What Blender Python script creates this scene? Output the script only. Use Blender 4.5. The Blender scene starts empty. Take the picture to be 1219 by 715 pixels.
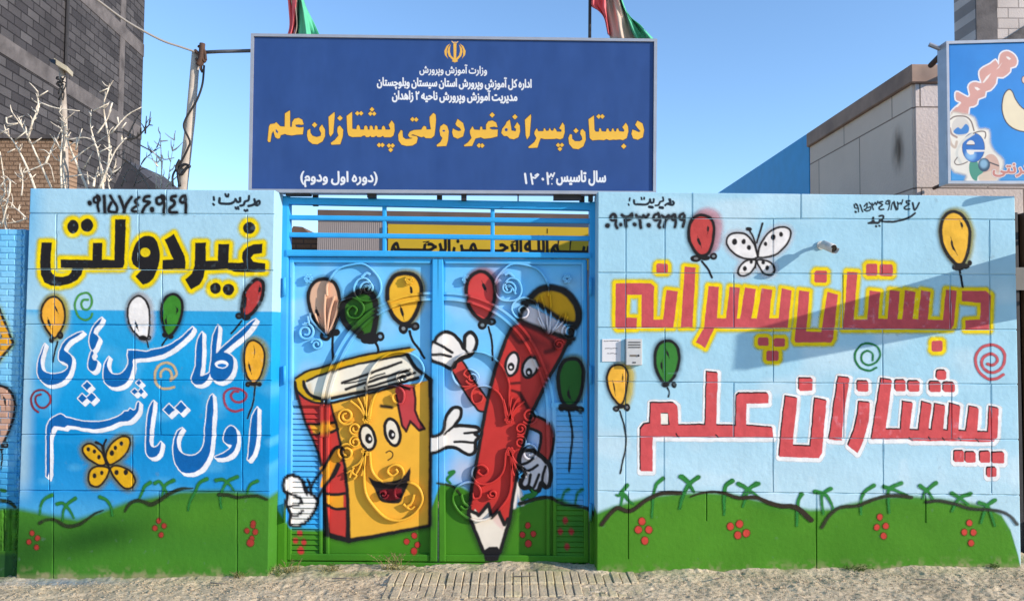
import bpy, math, random
import numpy as np
from mathutils import Vector, Matrix

# ------------------------------------------------------------------ camera, light, exposure
sc = bpy.context.scene
COL = sc.collection
R = math.radians
FPX, CX, CY = 880.0, 609.5, 357.5
cam_data = bpy.data.cameras.new('camera')
cam_data.sensor_width = 36.0
cam_data.lens = FPX / 1219.0 * 36.0
cam_data.clip_start, cam_data.clip_end = 0.05, 2000.0
cam = bpy.data.objects.new('camera', cam_data)
COL.objects.link(cam)
EYE = np.array([0.0, -4.84, 1.6])
cam_m = (Matrix.Rotation(R(90 + 2.3), 4, 'X') @ Matrix.Rotation(R(0.45), 4, 'Z'))
cam.matrix_world = Matrix.Translation(Vector(EYE)) @ cam_m
sc.camera = cam
ROT = np.array(cam_m.to_3x3())

SUN_DIR = np.array([-1.0, 0.43, -0.40])           # direction in which the light travels
SUN_DIR = SUN_DIR / np.linalg.norm(SUN_DIR)
elev = math.asin(-SUN_DIR[2])
azim = math.atan2(-SUN_DIR[0], -SUN_DIR[1])       # clockwise from +Y, towards the sun
w = bpy.data.worlds.new('World'); sc.world = w; w.use_nodes = True
nt = w.node_tree
sky = nt.nodes.new('ShaderNodeTexSky'); sky.sky_type = 'NISHITA'; sky.sun_disc = False
sky.sun_elevation = elev; sky.sun_rotation = azim
sky.altitude = 1300; sky.air_density = 1.2; sky.dust_density = 0.0; sky.ozone_density = 4.2
nt.links.new(sky.outputs[0], nt.nodes['Background'].inputs[0])
nt.nodes['Background'].inputs[1].default_value = 0.15
sl = bpy.data.lights.new('sun', 'SUN'); sl.energy = 3.2; sl.angle = R(0.5); sl.color = (1.0, 0.91, 0.79)
so = bpy.data.objects.new('sun', sl); COL.objects.link(so)
so.rotation_euler = Vector(SUN_DIR).to_track_quat('-Z', 'Y').to_euler()
so.location = (6, -6, 8)
vs = sc.view_settings
vs.view_transform = 'Standard'; vs.look = 'None'; vs.gamma = 1.0; vs.use_curve_mapping = False
vs.exposure = 0.90
sc.cycles.transparent_max_bounces = 32
sc.cycles.max_bounces = 6

# ------------------------------------------------------------------ helpers
rng = np.random.default_rng(7)
rnd = random.Random(11)

def P(px, py, Y=0.0):
    """points of the vertical plane y = Y that the photograph shows at pixel (px, py)"""
    px = np.asarray(px, float); py = np.asarray(py, float)
    d = np.stack([(px - CX) / FPX, -(py - CY) / FPX, -np.ones_like(px)], -1) @ ROT.T
    t = (np.asarray(Y, float) - EYE[1]) / d[..., 1]
    return EYE + d * t[..., None]

def P1(px, py, Y=0.0):
    return Vector(P(px, py, Y))

ALB = np.array([0.84, 0.80, 0.79])        # photo value of a sunlit wall -> paint albedo
def lin(c):
    if isinstance(c, str):
        c = [int(c[i:i + 2], 16) for i in (0, 2, 4)]
    c = np.asarray(c, float) / 255.0
    return np.where(c <= 0.04045, c / 12.92, ((c + 0.055) / 1.055) ** 2.4) * ALB

def pts(s, x0=0.0, y0=0.0, k=1.0):
    a = np.array([[float(v) for v in q.split(',')] for q in s.split()])
    return a / k + np.array([x0, y0])

def smooth(p, closed=False, n=5):
    p = np.asarray(p, float)
    if len(p) < 3: return p
    q = np.vstack([p[-1], p, p[0], p[1]]) if closed else np.vstack([2 * p[0] - p[1], p, 2 * p[-1] - p[-2]])
    out = []
    for i in range(1, len(q) - 2):
        a, b, c, d = q[i - 1], q[i], q[i + 1], q[i + 2]
        for t in np.arange(n) / n:
            out.append(0.5 * (2 * b + (c - a) * t + (2 * a - 5 * b + 4 * c - d) * t * t + (3 * b - a - 3 * c + d) * t ** 3))
    if not closed: out.append(q[-2])
    return np.array(out)

def ell(cx, cy, rx, ry=None, rot=0, n=22):
    ry = rx if ry is None else ry
    a = np.linspace(0, 2 * np.pi, n, endpoint=False); r = R(rot)
    x, y = rx * np.cos(a), ry * np.sin(a)
    return np.stack([cx + x * np.cos(r) - y * np.sin(r), cy + x * np.sin(r) + y * np.cos(r)], 1)

def dia(cx, cy, r):
    return np.array([[cx - r, cy], [cx, cy - r], [cx + r, cy], [cx, cy + r]], float)

def vnoise(X, Y, s, seed=0):
    """smooth value noise, cell size s"""
    g = np.random.default_rng(seed).random((256, 256))
    x, y = X / s, Y / s
    i, j = np.floor(x).astype(int), np.floor(y).astype(int)
    fx, fy = x - i, y - j
    fx = fx * fx * (3 - 2 * fx); fy = fy * fy * (3 - 2 * fy)
    i, j = i % 256, j % 256; i1, j1 = (i + 1) % 256, (j + 1) % 256
    return (g[i, j] * (1 - fx) + g[i1, j] * fx) * (1 - fy) + (g[i, j1] * (1 - fx) + g[i1, j1] * fx) * fy

def sd_poly(rings, X, Y):
    d2 = np.full(X.shape, 1e18); ins = np.zeros(X.shape, bool)
    for r in rings:
        r = np.asarray(r, float)
        for (ax, ay), (bx, by) in zip(r, np.roll(r, -1, 0)):
            ex, ey = bx - ax, by - ay
            L = ex * ex + ey * ey
            if L < 1e-12: continue
            t = np.clip(((X - ax) * ex + (Y - ay) * ey) / L, 0, 1)
            d2 = np.minimum(d2, (X - ax - t * ex) ** 2 + (Y - ay - t * ey) ** 2)
            if ay != by:
                c = ((ay > Y) != (by > Y)) & (X < ex * (Y - ay) / ey + ax)
                ins ^= c
    d = np.sqrt(d2)
    return np.where(ins, -d, d)

def sd_line(p, wd, X, Y):
    p = np.asarray(p, float); wd = np.broadcast_to(np.asarray(wd, float), (len(p),))
    best = np.full(X.shape, 1e9)
    for i in range(len(p) - 1):
        (ax, ay), (bx, by) = p[i], p[i + 1]
        ex, ey = bx - ax, by - ay
        L = max(ex * ex + ey * ey, 1e-9)
        t = np.clip(((X - ax) * ex + (Y - ay) * ey) / L, 0, 1)
        best = np.minimum(best, np.hypot(X - ax - t * ex, Y - ay - t * ey) - 0.5 * (wd[i] + t * (wd[i + 1] - wd[i])))
    return best

def warp(X, Y, k=0.42):
    return (X + k * ((vnoise(X, Y, 7.0, 81) - 0.5) * 1.5 + (vnoise(X, Y, 2.3, 82) - 0.5) * 0.8), Y + k * ((vnoise(X, Y, 7.0, 83) - 0.5) * 1.5 + (vnoise(X, Y, 2.3, 84) - 0.5) * 0.8))

class Paint:
    """a painted motif: fills and strokes with soft spray edges, in photo pixels on its wall"""
    def __init__(s): s.ops = []
    def fill(s, rings, c, soft=1.0, grow=0.0, a=1.0, shifts=((0, 0),)):
        if isinstance(rings, np.ndarray): rings = [rings]
        al = np.vstack(rings); m = grow + soft + 1
        sh = np.array(shifts, float)
        bb = (al[:, 0].min() - m + sh[:, 0].min(), al[:, 1].min() - m + sh[:, 1].min(), al[:, 0].max() + m + sh[:, 0].max(), al[:, 1].max() + m + sh[:, 1].max())
        def f(X, Y):
            d = None
            for dx, dy in shifts:
                e = sd_poly(rings, X - dx, Y - dy)
                d = e if d is None else np.minimum(d, e)
            return d - grow
        s.ops.append((f, lin(c), soft, a, bb)); return s
    def line(s, p, wd, c, soft=1.0, a=1.0):
        p = np.asarray(p, float); m = np.max(wd) / 2 + soft + 1
        bb = (p[:, 0].min() - m, p[:, 1].min() - m, p[:, 0].max() + m, p[:, 1].max() + m)
        s.ops.append((lambda X, Y: sd_line(p, wd, X, Y), lin(c), soft, a, bb)); return s
    def func(s, f, c, soft, bb, a=1.0):
        s.ops.append((f, lin(c), soft, a, bb)); return s
    def bbox(s):
        b = np.array([o[4] for o in s.ops])
        return b[:, 0].min(), b[:, 1].min(), b[:, 2].max(), b[:, 3].max()
    def over(s, X, Y, rgb, A):
        """composite over premultiplied rgb / A in place (flat arrays)"""
        for f, c, soft, a, bb in s.ops:
            k = np.nonzero((X > bb[0]) & (X < bb[2]) & (Y > bb[1]) & (Y < bb[3]))[0]
            if not len(k): continue
            t = np.clip(0.5 - f(X[k], Y[k]) / soft, 0, 1)
            t = (t * t * (3 - 2 * t)) * a
            rgb[k] = rgb[k] * (1 - t)[:, None] + c * t[:, None]
            A[k] = A[k] * (1 - t) + t

def new_obj(name, verts, faces, mat, parent=None, cols=None, smooth_=False, norm_mat=None):
    me = bpy.data.meshes.new(name)
    verts = np.asarray(verts, np.float32)
    if isinstance(faces, np.ndarray) and faces.ndim == 2:
        nf, k = faces.shape
        me.vertices.add(len(verts)); me.vertices.foreach_set('co', verts.ravel())
        me.loops.add(nf * k); me.loops.foreach_set('vertex_index', faces.astype(np.int32).ravel())
        me.polygons.add(nf)
        me.polygons.foreach_set('loop_start', np.arange(0, nf * k, k, dtype=np.int32))
        me.polygons.foreach_set('loop_total', np.full(nf, k, np.int32))
        me.update(calc_edges=True)
    else:
        me.from_pydata([tuple(map(float, v)) for v in verts], [], [tuple(int(i) for i in f) for f in faces])
    if cols is not None:
        at = me.color_attributes.new('Col', 'FLOAT_COLOR', 'POINT')
        at.data.foreach_set('color', np.asarray(cols, np.float32).ravel())
    me.polygons.foreach_set('use_smooth', np.full(len(me.polygons), smooth_))
    if mat is not None: me.materials.append(mat)
    me.validate()
    o = bpy.data.objects.new(name, me); COL.objects.link(o)
    if parent is not None: o.parent = parent
    return o

def thing(name, label, cat, group=None):
    o = bpy.data.objects.new(name, None); COL.objects.link(o); o.empty_display_size = 0.1
    o['label'] = label; o['category'] = cat
    if group: o['group'] = group
    return o

def tag(o, label, cat, group=None):
    o['label'] = label; o['category'] = cat
    if group: o['group'] = group
    return o

def structure(o):
    o['kind'] = 'structure'; return o

# ---- materials
def mat(name, c=(128, 128, 128), rough=0.6, metal=0.0, noise=0.0, nscale=6.0, bump=0.0, bscale=60.0, spec=0.4, c2=None, c2scale=3.0, c2lo=0.45, c2hi=0.7):
    m = bpy.data.materials.new(name); m.use_nodes = True
    n, l = m.node_tree.nodes, m.node_tree.links
    b = n['Principled BSDF']; b.inputs['Roughness'].default_value = rough; b.inputs['Metallic'].default_value = metal
    b.inputs['Specular IOR Level'].default_value = spec
    tc = n.new('ShaderNodeTexCoord')
    def nz(scale, det=6.0):
        t = n.new('ShaderNodeTexNoise'); t.inputs['Scale'].default_value = scale; t.inputs['Detail'].default_value = det
        l.new(tc.outputs['Object'], t.inputs['Vector']); return t
    col = None
    if c is None:
        a = n.new('ShaderNodeAttribute'); a.attribute_name = 'Col'; col = a.outputs['Color']; m['attr'] = 1
    else:
        r = n.new('ShaderNodeRGB'); r.outputs[0].default_value = (*lin(c), 1); col = r.outputs[0]
    if c2 is not None:
        t = nz(c2scale, 8); mr = n.new('ShaderNodeMapRange'); mr.inputs[1].default_value = c2lo; mr.inputs[2].default_value = c2hi
        l.new(t.outputs['Fac'], mr.inputs[0])
        mx = n.new('ShaderNodeMix'); mx.data_type = 'RGBA'; mx.inputs['B'].default_value = (*lin(c2), 1)
        l.new(mr.outputs[0], mx.inputs['Factor']); l.new(col, mx.inputs['A']); col = mx.outputs['Result']
    if noise:
        t = nz(nscale); mr = n.new('ShaderNodeMapRange'); mr.inputs[1].default_value = 0.3; mr.inputs[2].default_value = 0.7
        mr.inputs[3].default_value = 1 - noise; mr.inputs[4].default_value = 1 + noise
        l.new(t.outputs['Fac'], mr.inputs[0])
        mx = n.new('ShaderNodeVectorMath'); mx.operation = 'SCALE'
        l.new(col, mx.inputs[0]); l.new(mr.outputs[0], mx.inputs['Scale']); col = mx.outputs[0]
    l.new(col, b.inputs['Base Color'])
    if bump:
        t = nz(bscale, 8); bp = n.new('ShaderNodeBump'); bp.inputs['Strength'].default_value = bump; bp.inputs['Distance'].default_value = 0.01
        l.new(t.outputs['Fac'], bp.inputs['Height']); l.new(bp.outputs[0], b.inputs['Normal'])
    if c is None:
        tr = n.new('ShaderNodeBsdfTransparent'); ms = n.new('ShaderNodeMixShader')
        l.new(a.outputs['Alpha'], ms.inputs[0]); l.new(tr.outputs[0], ms.inputs[1]); l.new(b.outputs[0], ms.inputs[2])
        l.new(ms.outputs[0], n['Material Output'].inputs['Surface'])
    return m

def brick_mat(name, c1, c2, cm, bw, bh, mortar, axis='XZ', bump=0.6, rough=0.85, noise=0.12, off=0.5, dirt=None):
    m = bpy.data.materials.new(name); m.use_nodes = True
    n, l = m.node_tree.nodes, m.node_tree.links; b = n['Principled BSDF']; b.inputs['Roughness'].default_value = rough
    b.inputs['Specular IOR Level'].default_value = 0.25
    tc = n.new('ShaderNodeTexCoord'); sp = n.new('ShaderNodeSeparateXYZ'); cb = n.new('ShaderNodeCombineXYZ')
    l.new(tc.outputs['Object'], sp.inputs[0]); l.new(sp.outputs['XYZ'.index(axis[0])], cb.inputs[0]); l.new(sp.outputs['XYZ'.index(axis[1])], cb.inputs[1])
    t = n.new('ShaderNodeTexBrick'); l.new(cb.outputs[0], t.inputs['Vector'])
    t.inputs['Scale'].default_value = 1; t.inputs['Brick Width'].default_value = bw; t.inputs['Row Height'].default_value = bh
    t.inputs['Mortar Size'].default_value = mortar; t.inputs['Mortar Smooth'].default_value = 0.3; t.offset = off
    t.inputs['Color1'].default_value = (*lin(c1), 1); t.inputs['Color2'].default_value = (*lin(c2), 1); t.inputs['Mortar'].default_value = (*lin(cm), 1)
    nz = n.new('ShaderNodeTexNoise'); nz.inputs['Scale'].default_value = 1.3; nz.inputs['Detail'].default_value = 9; l.new(tc.outputs['Object'], nz.inputs['Vector'])
    mr = n.new('ShaderNodeMapRange'); mr.inputs[1].default_value = 0.3; mr.inputs[2].default_value = 0.7; mr.inputs[3].default_value = 1 - noise; mr.inputs[4].default_value = 1 + noise
    l.new(nz.outputs['Fac'], mr.inputs[0])
    vm = n.new('ShaderNodeVectorMath'); vm.operation = 'SCALE'; l.new(t.outputs['Color'], vm.inputs[0]); l.new(mr.outputs[0], vm.inputs['Scale'])
    l.new(vm.outputs[0], b.inputs['Base Color'])
    nf = n.new('ShaderNodeTexNoise'); nf.inputs['Scale'].default_value = 45; nf.inputs['Detail'].default_value = 6; l.new(tc.outputs['Object'], nf.inputs['Vector'])
    ad = n.new('ShaderNodeMath'); ad.operation = 'MULTIPLY_ADD'; l.new(t.outputs['Fac'], ad.inputs[0]); ad.inputs[1].default_value = -1.0; l.new(nf.outputs['Fac'], ad.inputs[2])
    bp = n.new('ShaderNodeBump'); bp.inputs['Strength'].default_value = bump; bp.inputs['Distance'].default_value = 0.012
    l.new(ad.outputs[0], bp.inputs['Height']); l.new(bp.outputs[0], b.inputs['Normal'])
    return m

M_WALL = mat('wall_paint', None, rough=0.7, noise=0.06, nscale=5, bump=0.28, bscale=26, spec=0.10, c2=(120, 132, 138), c2scale=16, c2lo=0.65, c2hi=1.0)
M_SPRAY = mat('spray_paint', None, rough=0.65, noise=0.12, nscale=13, bump=0.25, bscale=30, spec=0.10)
M_GATE = mat('gate_paint', None, rough=0.42, noise=0.05, nscale=9, bump=0.06, bscale=18, spec=0.14)
M_PRINT = mat('sign_print', None, rough=0.38, noise=0.05, nscale=6, spec=0.22, bump=0.10, bscale=4)

# ---- solid builders
class MB:
    def __init__(s): s.v = []; s.f = []
    def add(s, v, f):
        o = len(s.v); s.v += [tuple(map(float, q)) for q in v]; s.f += [tuple(i + o for i in q) for q in f]; return s
    def box(s, x0, x1, y0, y1, z0, z1, bev=0.0):
        if bev:
            b = bev; v = []; idx = {}
            for sx in (0, 1):
                for sy in (0, 1):
                    for sz in (0, 1):
                        X = (x0, x1)[sx]; Y = (y0, y1)[sy]; Z = (z0, z1)[sz]
                        dx, dy, dz = (b, -b)[sx], (b, -b)[sy], (b, -b)[sz]
                        for a, q in enumerate(((X, Y + dy, Z + dz), (X + dx, Y, Z + dz), (X + dx, Y + dy, Z))):
                            idx[(sx, sy, sz, a)] = len(v); v.append(q)
            f = []
            for sgn in (0, 1):
                f.append([idx[(sgn, a, c, 0)] for a, c in ((0, 0), (1, 0), (1, 1), (0, 1))][::1 if sgn else -1])
                f.append([idx[(a, sgn, c, 1)] for a, c in ((0, 0), (1, 0), (1, 1), (0, 1))][::-1 if sgn else 1])
                f.append([idx[(a, c, sgn, 2)] for a, c in ((0, 0), (1, 0), (1, 1), (0, 1))][::1 if sgn else -1])
            for a in (0, 1):
                for c in (0, 1):
                    f.append([idx[(0, a, c, 1)], idx[(1, a, c, 1)], idx[(1, a, c, 2)], idx[(0, a, c, 2)]])
                    f.append([idx[(a, 0, c, 0)], idx[(a, 1, c, 0)], idx[(a, 1, c, 2)], idx[(a, 0, c, 2)]])
                    f.append([idx[(a, c, 0, 0)], idx[(a, c, 1, 0)], idx[(a, c, 1, 1)], idx[(a, c, 0, 1)]])
                    for e in (0, 1): f.append([idx[(a, c, e, 0)], idx[(a, c, e, 1)], idx[(a, c, e, 2)]])
            return s.add(v, f)
        v = [(x, y, z) for x in (x0, x1) for y in (y0, y1) for z in (z0, z1)]
        return s.add(v, [(0, 1, 3, 2), (4, 6, 7, 5), (0, 4, 5, 1), (2, 3, 7, 6), (0, 2, 6, 4), (1, 5, 7, 3)])
    def hexa(s, q):                                            # 4 front corners then 4 back corners
        return s.add(q, [(0, 1, 2, 3), (7, 6, 5, 4), (0, 4, 5, 1), (1, 5, 6, 2), (2, 6, 7, 3), (3, 7, 4, 0)])
    def pix(s, x0, y0, x1, y1, Y, dep):                        # upright block whose front covers a pixel rectangle
        f = [P1(x0, y0, Y), P1(x1, y0, Y), P1(x1, y1, Y), P1(x0, y1, Y)]
        return s.hexa([*f, *[p + Vector((0, dep, 0)) for p in f]])
    def quad(s, c4, Y, dep):
        f = [P1(x, y, Y) for x, y in c4]
        return s.hexa([*f, *[p + Vector((0, dep, 0)) for p in f]])
    def tube(s, p, r, n=7):
        p = [Vector(q) for q in p]; r = [r] * len(p) if np.isscalar(r) else list(r)
        up = Vector((0, 0, 1)); o = len(s.v); m = len(p)
        prev = None
        for i in range(m):
            t = (p[min(i + 1, m - 1)] - p[max(i - 1, 0)]).normalized()
            a = (prev - t * prev.dot(t)) if prev is not None else t.cross(up if abs(t.z) < 0.9 else Vector((1, 0, 0)))
            if a.length < 1e-6: a = t.cross(Vector((1, 0.3, 0)))
            a.normalize(); b = t.cross(a); prev = a
            for k in range(n):
                g = 2 * math.pi * k / n
                s.v.append(tuple(p[i] + (a * math.cos(g) + b * math.sin(g)) * r[i]))
        for i in range(m - 1):
            for k in range(n):
                k2 = (k + 1) % n
                s.f.append((o + i * n + k, o + i * n + k2, o + (i + 1) * n + k2, o + (i + 1) * n + k))
        s.f.append(tuple(o + k for k in range(n))[::-1]); s.f.append(tuple(o + (m - 1) * n + k for k in range(n)))
        return s
    def build(s, name, m, parent=None, smooth_=False):
        return new_obj(name, np.array(s.v), s.f, m, parent, smooth_=smooth_)

def paint_cols(X, Y, bg, motifs=()):
    rgb = bg(X, Y).astype(float).copy(); A = np.ones(len(X)); X, Y = warp(X, Y)
    for m in motifs: m.over(X, Y, rgb, A)
    return np.concatenate([rgb, np.ones((len(X), 1))], 1)

def slab(name, c4, Y, dep, step, bg, motifs, m, parent, groove=None, bev=0.003, sides=True, back=False):
    """upright slab whose front face covers the pixel quad c4 (TL TR BR BL), finely meshed and painted per point"""
    c4 = np.array(c4, float)
    nu = max(2, int(np.ceil(np.linalg.norm(c4[1] - c4[0]) / step)) + 1); nv = max(2, int(np.ceil(np.linalg.norm(c4[3] - c4[0]) / step)) + 1)
    u, v = np.meshgrid(np.linspace(0, 1, nu), np.linspace(0, 1, nv))
    u, v = u.ravel()[:, None], v.ravel()[:, None]
    q = (c4[0] * (1 - u) + c4[1] * u) * (1 - v) + (c4[3] * (1 - u) + c4[2] * u) * v
    X, Z = q[:, 0], q[:, 1]
    dY = np.zeros(len(X)) if groove is None else groove(X, Z)
    V = P(X, Z, Y); V[:, 1] += dY
    idx = np.arange(nu * nv).reshape(nv, nu)
    edge = np.zeros((nv, nu), bool); edge[0] = edge[-1] = True; edge[:, 0] = edge[:, -1] = True
    V[edge.ravel(), 1] += bev
    F = np.stack([idx[:-1, :-1], idx[1:, :-1], idx[1:, 1:], idx[:-1, 1:]], -1).reshape(-1, 4)
    C = paint_cols(X, Z, bg, motifs)
    if sides:
        ring = np.concatenate([idx[0, :], idx[1:, -1], idx[-1, -2::-1], idx[-2:0:-1, 0]])
        b = len(V); Vf = V[ring]; Vb = Vf.copy(); Vb[:, 1] = Y + dep
        V = np.concatenate([V, Vf, Vb]); C = np.concatenate([C, C[ring], C[ring]])
        n = len(ring); i = np.arange(n); j = (i + 1) % n
        F = np.concatenate([F, np.stack([b + i, b + j, b + n + j, b + n + i], 1)])
        corners = [0, nu - 1, nu - 1 + nv - 1, 2 * (nu - 1) + nv - 1]
        F = np.concatenate([F, np.array([[b + n + corners[0], b + n + corners[1], b + n + corners[2], b + n + corners[3]]])])
    return new_obj(name, V, F, m, parent, cols=C)

def paint_obj(name, motif, Y, m, parent, step=0.75, groove=None, region=None, label=None, layer=1):
    x0, y0, x1, y1 = motif.bbox()
    gx = np.arange(math.floor(x0 / step), math.ceil(x1 / step) + 1) * step
    gy = np.arange(math.floor(y0 / step), math.ceil(y1 / step) + 1) * step
    X, Z = np.meshgrid(gx, gy); sh = X.shape; X, Z = X.ravel(), Z.ravel()
    rgb = np.zeros((len(X), 3)); A = np.zeros(len(X))
    motif.over(*(warp(X, Z) if m in (M_SPRAY, M_GATE) else (X, Z)), rgb, A)
    if m is M_SPRAY: A = A * (1 - 0.35 * sstep(0.62, 0.95, vnoise(X, Z, 4.0, 85)) * sstep(0.4, 0.8, vnoise(X, Z, 38.0, 86)))
    if region is not None: A = A * region(X, Z)
    base = motif.ops[0][1]
    c = np.where(A[:, None] > 0.004, rgb / np.maximum(A, 0.004)[:, None], base)
    on = (A > 0.012).reshape(sh)
    cell = on[:-1, :-1] | on[1:, :-1] | on[1:, 1:] | on[:-1, 1:]
    idx = np.arange(len(X)).reshape(sh)
    F = np.stack([idx[:-1, :-1][cell], idx[1:, :-1][cell], idx[1:, 1:][cell], idx[:-1, 1:][cell]], 1)
    used, inv = np.unique(F, return_inverse=True); F = inv.reshape(-1, 4)
    X, Z = X[used], Z[used]
    V = P(X, Z, Y - 0.0004 - 0.00013 * layer)
    if groove is not None: V[:, 1] += groove(X, Z)
    o = new_obj(name, V, F, m, parent, cols=np.concatenate([c[used], A[used][:, None]], 1))
    if label: o['label'] = label
    return o

# ---- Arabic lettering from Blender's own font (contextual forms), as outlines
_F = {'ا': 'FE8D FE8E', 'آ': 'FE81 FE82', 'ب': 'FE8F FE90 FE91 FE92', 'پ': 'FB56 FB57 FB58 FB59', 'ت': 'FE95 FE96 FE97 FE98', 'ج': 'FE9D FE9E FE9F FEA0', 'چ': 'FB7A FB7B FB7C FB7D', 'ح': 'FEA1 FEA2 FEA3 FEA4', 'د': 'FEA9 FEAA', 'ر': 'FEAD FEAE', 'ز': 'FEAF FEB0', 'س': 'FEB1 FEB2 FEB3 FEB4', 'ش': 'FEB5 FEB6 FEB7 FEB8', 'ک': 'FB8E FB8F FB90 FB91', 'ل': 'FEDD FEDE FEDF FEE0', 'م': 'FEE1 FEE2 FEE3 FEE4', 'ن': 'FEE5 FEE6 FEE7 FEE8', 'ه': 'FEE9 FEEA FEEB FEEC', 'و': 'FEED FEEE', 'ی': 'FBFC FBFD FBFE FBFF'}
FORMS = {k: [chr(int(x, 16)) for x in v.split()] for k, v in _F.items()}
FORMS['ـ'] = ['ـ'] * 4
def shape(t):
    out = []
    for i, ch in enumerate(t):
        if ch not in FORMS: out.append({'(': ')', ')': '('}.get(ch, ch)); continue
        f = FORMS[ch]; pv = i > 0 and len(FORMS.get(t[i - 1], '')) == 4; nx = i + 1 < len(t) and t[i + 1] in FORMS and len(f) == 4
        out.append(f[3] if pv and nx else f[1] if pv else f[2] if nx else f[0])
    return out[::-1]
_gl = {}
def bez(sp):
    out = []; P_ = sp.bezier_points; n = len(P_)
    for i in range(n):
        p0, p1 = P_[i], P_[(i + 1) % n]
        a, b, c, d = (np.array(v[:2]) for v in (p0.co, p0.handle_right, p1.handle_left, p1.co))
        for t in (0, 0.25, 0.5, 0.75):
            out.append(a * (1 - t) ** 3 + 3 * b * t * (1 - t) ** 2 + 3 * c * t * t * (1 - t) + d * t ** 3)
    return np.array(out)
def area(q): return 0.5 * np.sum(q[:, 0] * np.roll(q[:, 1], -1) - q[:, 1] * np.roll(q[:, 0], -1))
def outlines(t):
    cu = bpy.data.curves.new('g', 'FONT'); cu.body = t; o = bpy.data.objects.new('g', cu); COL.objects.link(o)
    c = o.to_curve(bpy.context.evaluated_depsgraph_get()); R_ = [bez(sp) for sp in c.splines if len(sp.bezier_points) > 1]
    o.to_curve_clear(); bpy.data.objects.remove(o); bpy.data.curves.remove(cu); return R_
def glyph(ch):
    if ch not in _gl:
        R_ = outlines(ch); big = max(R_, key=lambda q: abs(area(q))); sg = np.sign(area(big))
        adv = max(q[:, 0].max() for q in outlines(ch + '\ufe8d')) - max(q[:, 0].max() for q in outlines('\ufe8d'))
        _gl[ch] = ([q for q in R_ if np.sign(area(q)) == sg], [q for q in R_ if np.sign(area(q)) != sg], adv)
    return _gl[ch]
def text_sd(t, xl, xr, yb, h, slope=0.0, ltr=False, squeeze_space=1.0):
    """signed-distance function of a line of Arabic text between pixel columns xl..xr, baseline yb, alef height h"""
    x = 0.0; S = []
    for ch in (list(t) if ltr else shape(t)):
        if ch == ' ': x += 0.22 * squeeze_space; continue
        a, b, adv = glyph(ch); S.append(([q + np.array([x, 0.0]) for q in a], [q + np.array([x, 0.0]) for q in b])); x += adv
    al = np.concatenate([q for a, b in S for q in a])
    lo, hi = al[:, 0].min(), al[:, 0].max(); kx = (xr - xl) / (hi - lo); ky = h / 0.714
    def tr(q):
        v = np.stack([xl + (q[:, 0] - lo) * kx, yb - q[:, 1] * ky], -1); v[:, 1] += slope * (v[:, 0] - 0.5 * (xl + xr)); return v
    G = [([tr(q) for q in a], [tr(q) for q in b]) for a, b in S]
    def f(X, Y):
        best = np.full(X.shape, 1e9)
        for a, b in G:
            al = np.concatenate(a); b0, b1 = al.min(0) - 3, al.max(0) + 3
            k = np.nonzero((X > b0[0]) & (X < b1[0]) & (Y > b0[1]) & (Y < b1[1]))[0]
            if not len(k): continue
            d = np.min([sd_poly([q], X[k], Y[k]) for q in a], 0)
            for q in b: d = np.maximum(d, -sd_poly([q], X[k], Y[k]) )
            best[k] = np.minimum(best[k], d)
        return best
    aq = np.concatenate([q for a, b in G for q in a])
    return f, (aq[:, 0].min() - 2, aq[:, 1].min() - 2, aq[:, 0].max() + 2, aq[:, 1].max() + 2)
def text(pa, t, xl, xr, yb, h, c, bold=0.3, soft=0.7, **kw):
    f, bb = text_sd(t, xl, xr, yb, h, **kw)
    return pa.func(lambda X, Y: f(X, Y) - bold, c, soft, bb)

# ------------------------------------------------------------------ the mural, traced in photo pixels
K6 = 6.095
BLK = '232224'
def zz(x0, y0, k=K6): return lambda s: pts(s, x0, y0, k)
YEL, YHALO = 'f4b93c', 'f3d808'

def balloon(z, outline, c, ow, knots, string, marks=(), glow=None, sw=1.8, glow_shift=(2, -1), soft=1.3):
    b = Paint(); o = smooth(z(outline), True, 4)
    if glow: b.fill(o, glow, soft=9, grow=3, a=0.75, shifts=(glow_shift,))
    b.line(np.vstack([o, o[:1]]), ow + 4, '34343a', soft=7, a=0.45)
    b.fill(o, c, soft=1.4)
    for mk, wd in marks: b.line(smooth(z(mk), n=3), np.array([0.6, wd, 0.6])[np.linspace(0, 2, len(smooth(z(mk), n=3))).round().astype(int)], BLK, soft=1.0)
    if string: b.line(smooth(z(string), n=4), sw, BLK, soft=1.1)
    b.line(np.vstack([o, o[:1]]), ow, BLK, soft=soft)
    for kx, ky, rx, ry, hollow in knots:
        p = z(f'{kx},{ky}')[0]; e = ell(p[0], p[1], rx, ry)
        b.fill(e, BLK, soft=1.2)
        if hollow: b.fill(ell(p[0], p[1], rx * 0.42, ry * 0.36), hollow, soft=1.0, a=0.75)
    return b

def flower(cs, r=2.6, c='b4423c'):
    f = Paint()
    for x, y, *q in cs:
        k = q[0] if q else 1.0
        f.fill(ell(x, y, r * k, r * 1.12 * k), '6d3a24', soft=1.8, grow=0.9, a=0.7)
        f.fill(ell(x, y, r * k, r * 1.12 * k), c, soft=1.3)
    return f

def tuft(z, *strokes, wd=4.6, c='2f7d38', fade='2e6f46'):
    g = Paint()
    for s in strokes:
        p = smooth(z(s), n=4); g.line(p, np.linspace(wd, wd * 0.5, len(p)), c, soft=2.2)
    return g

def spiral(p, wd, c): 
    s = Paint(); q = smooth(p, n=5); return s.line(q, wd, c, soft=1.5)

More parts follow.
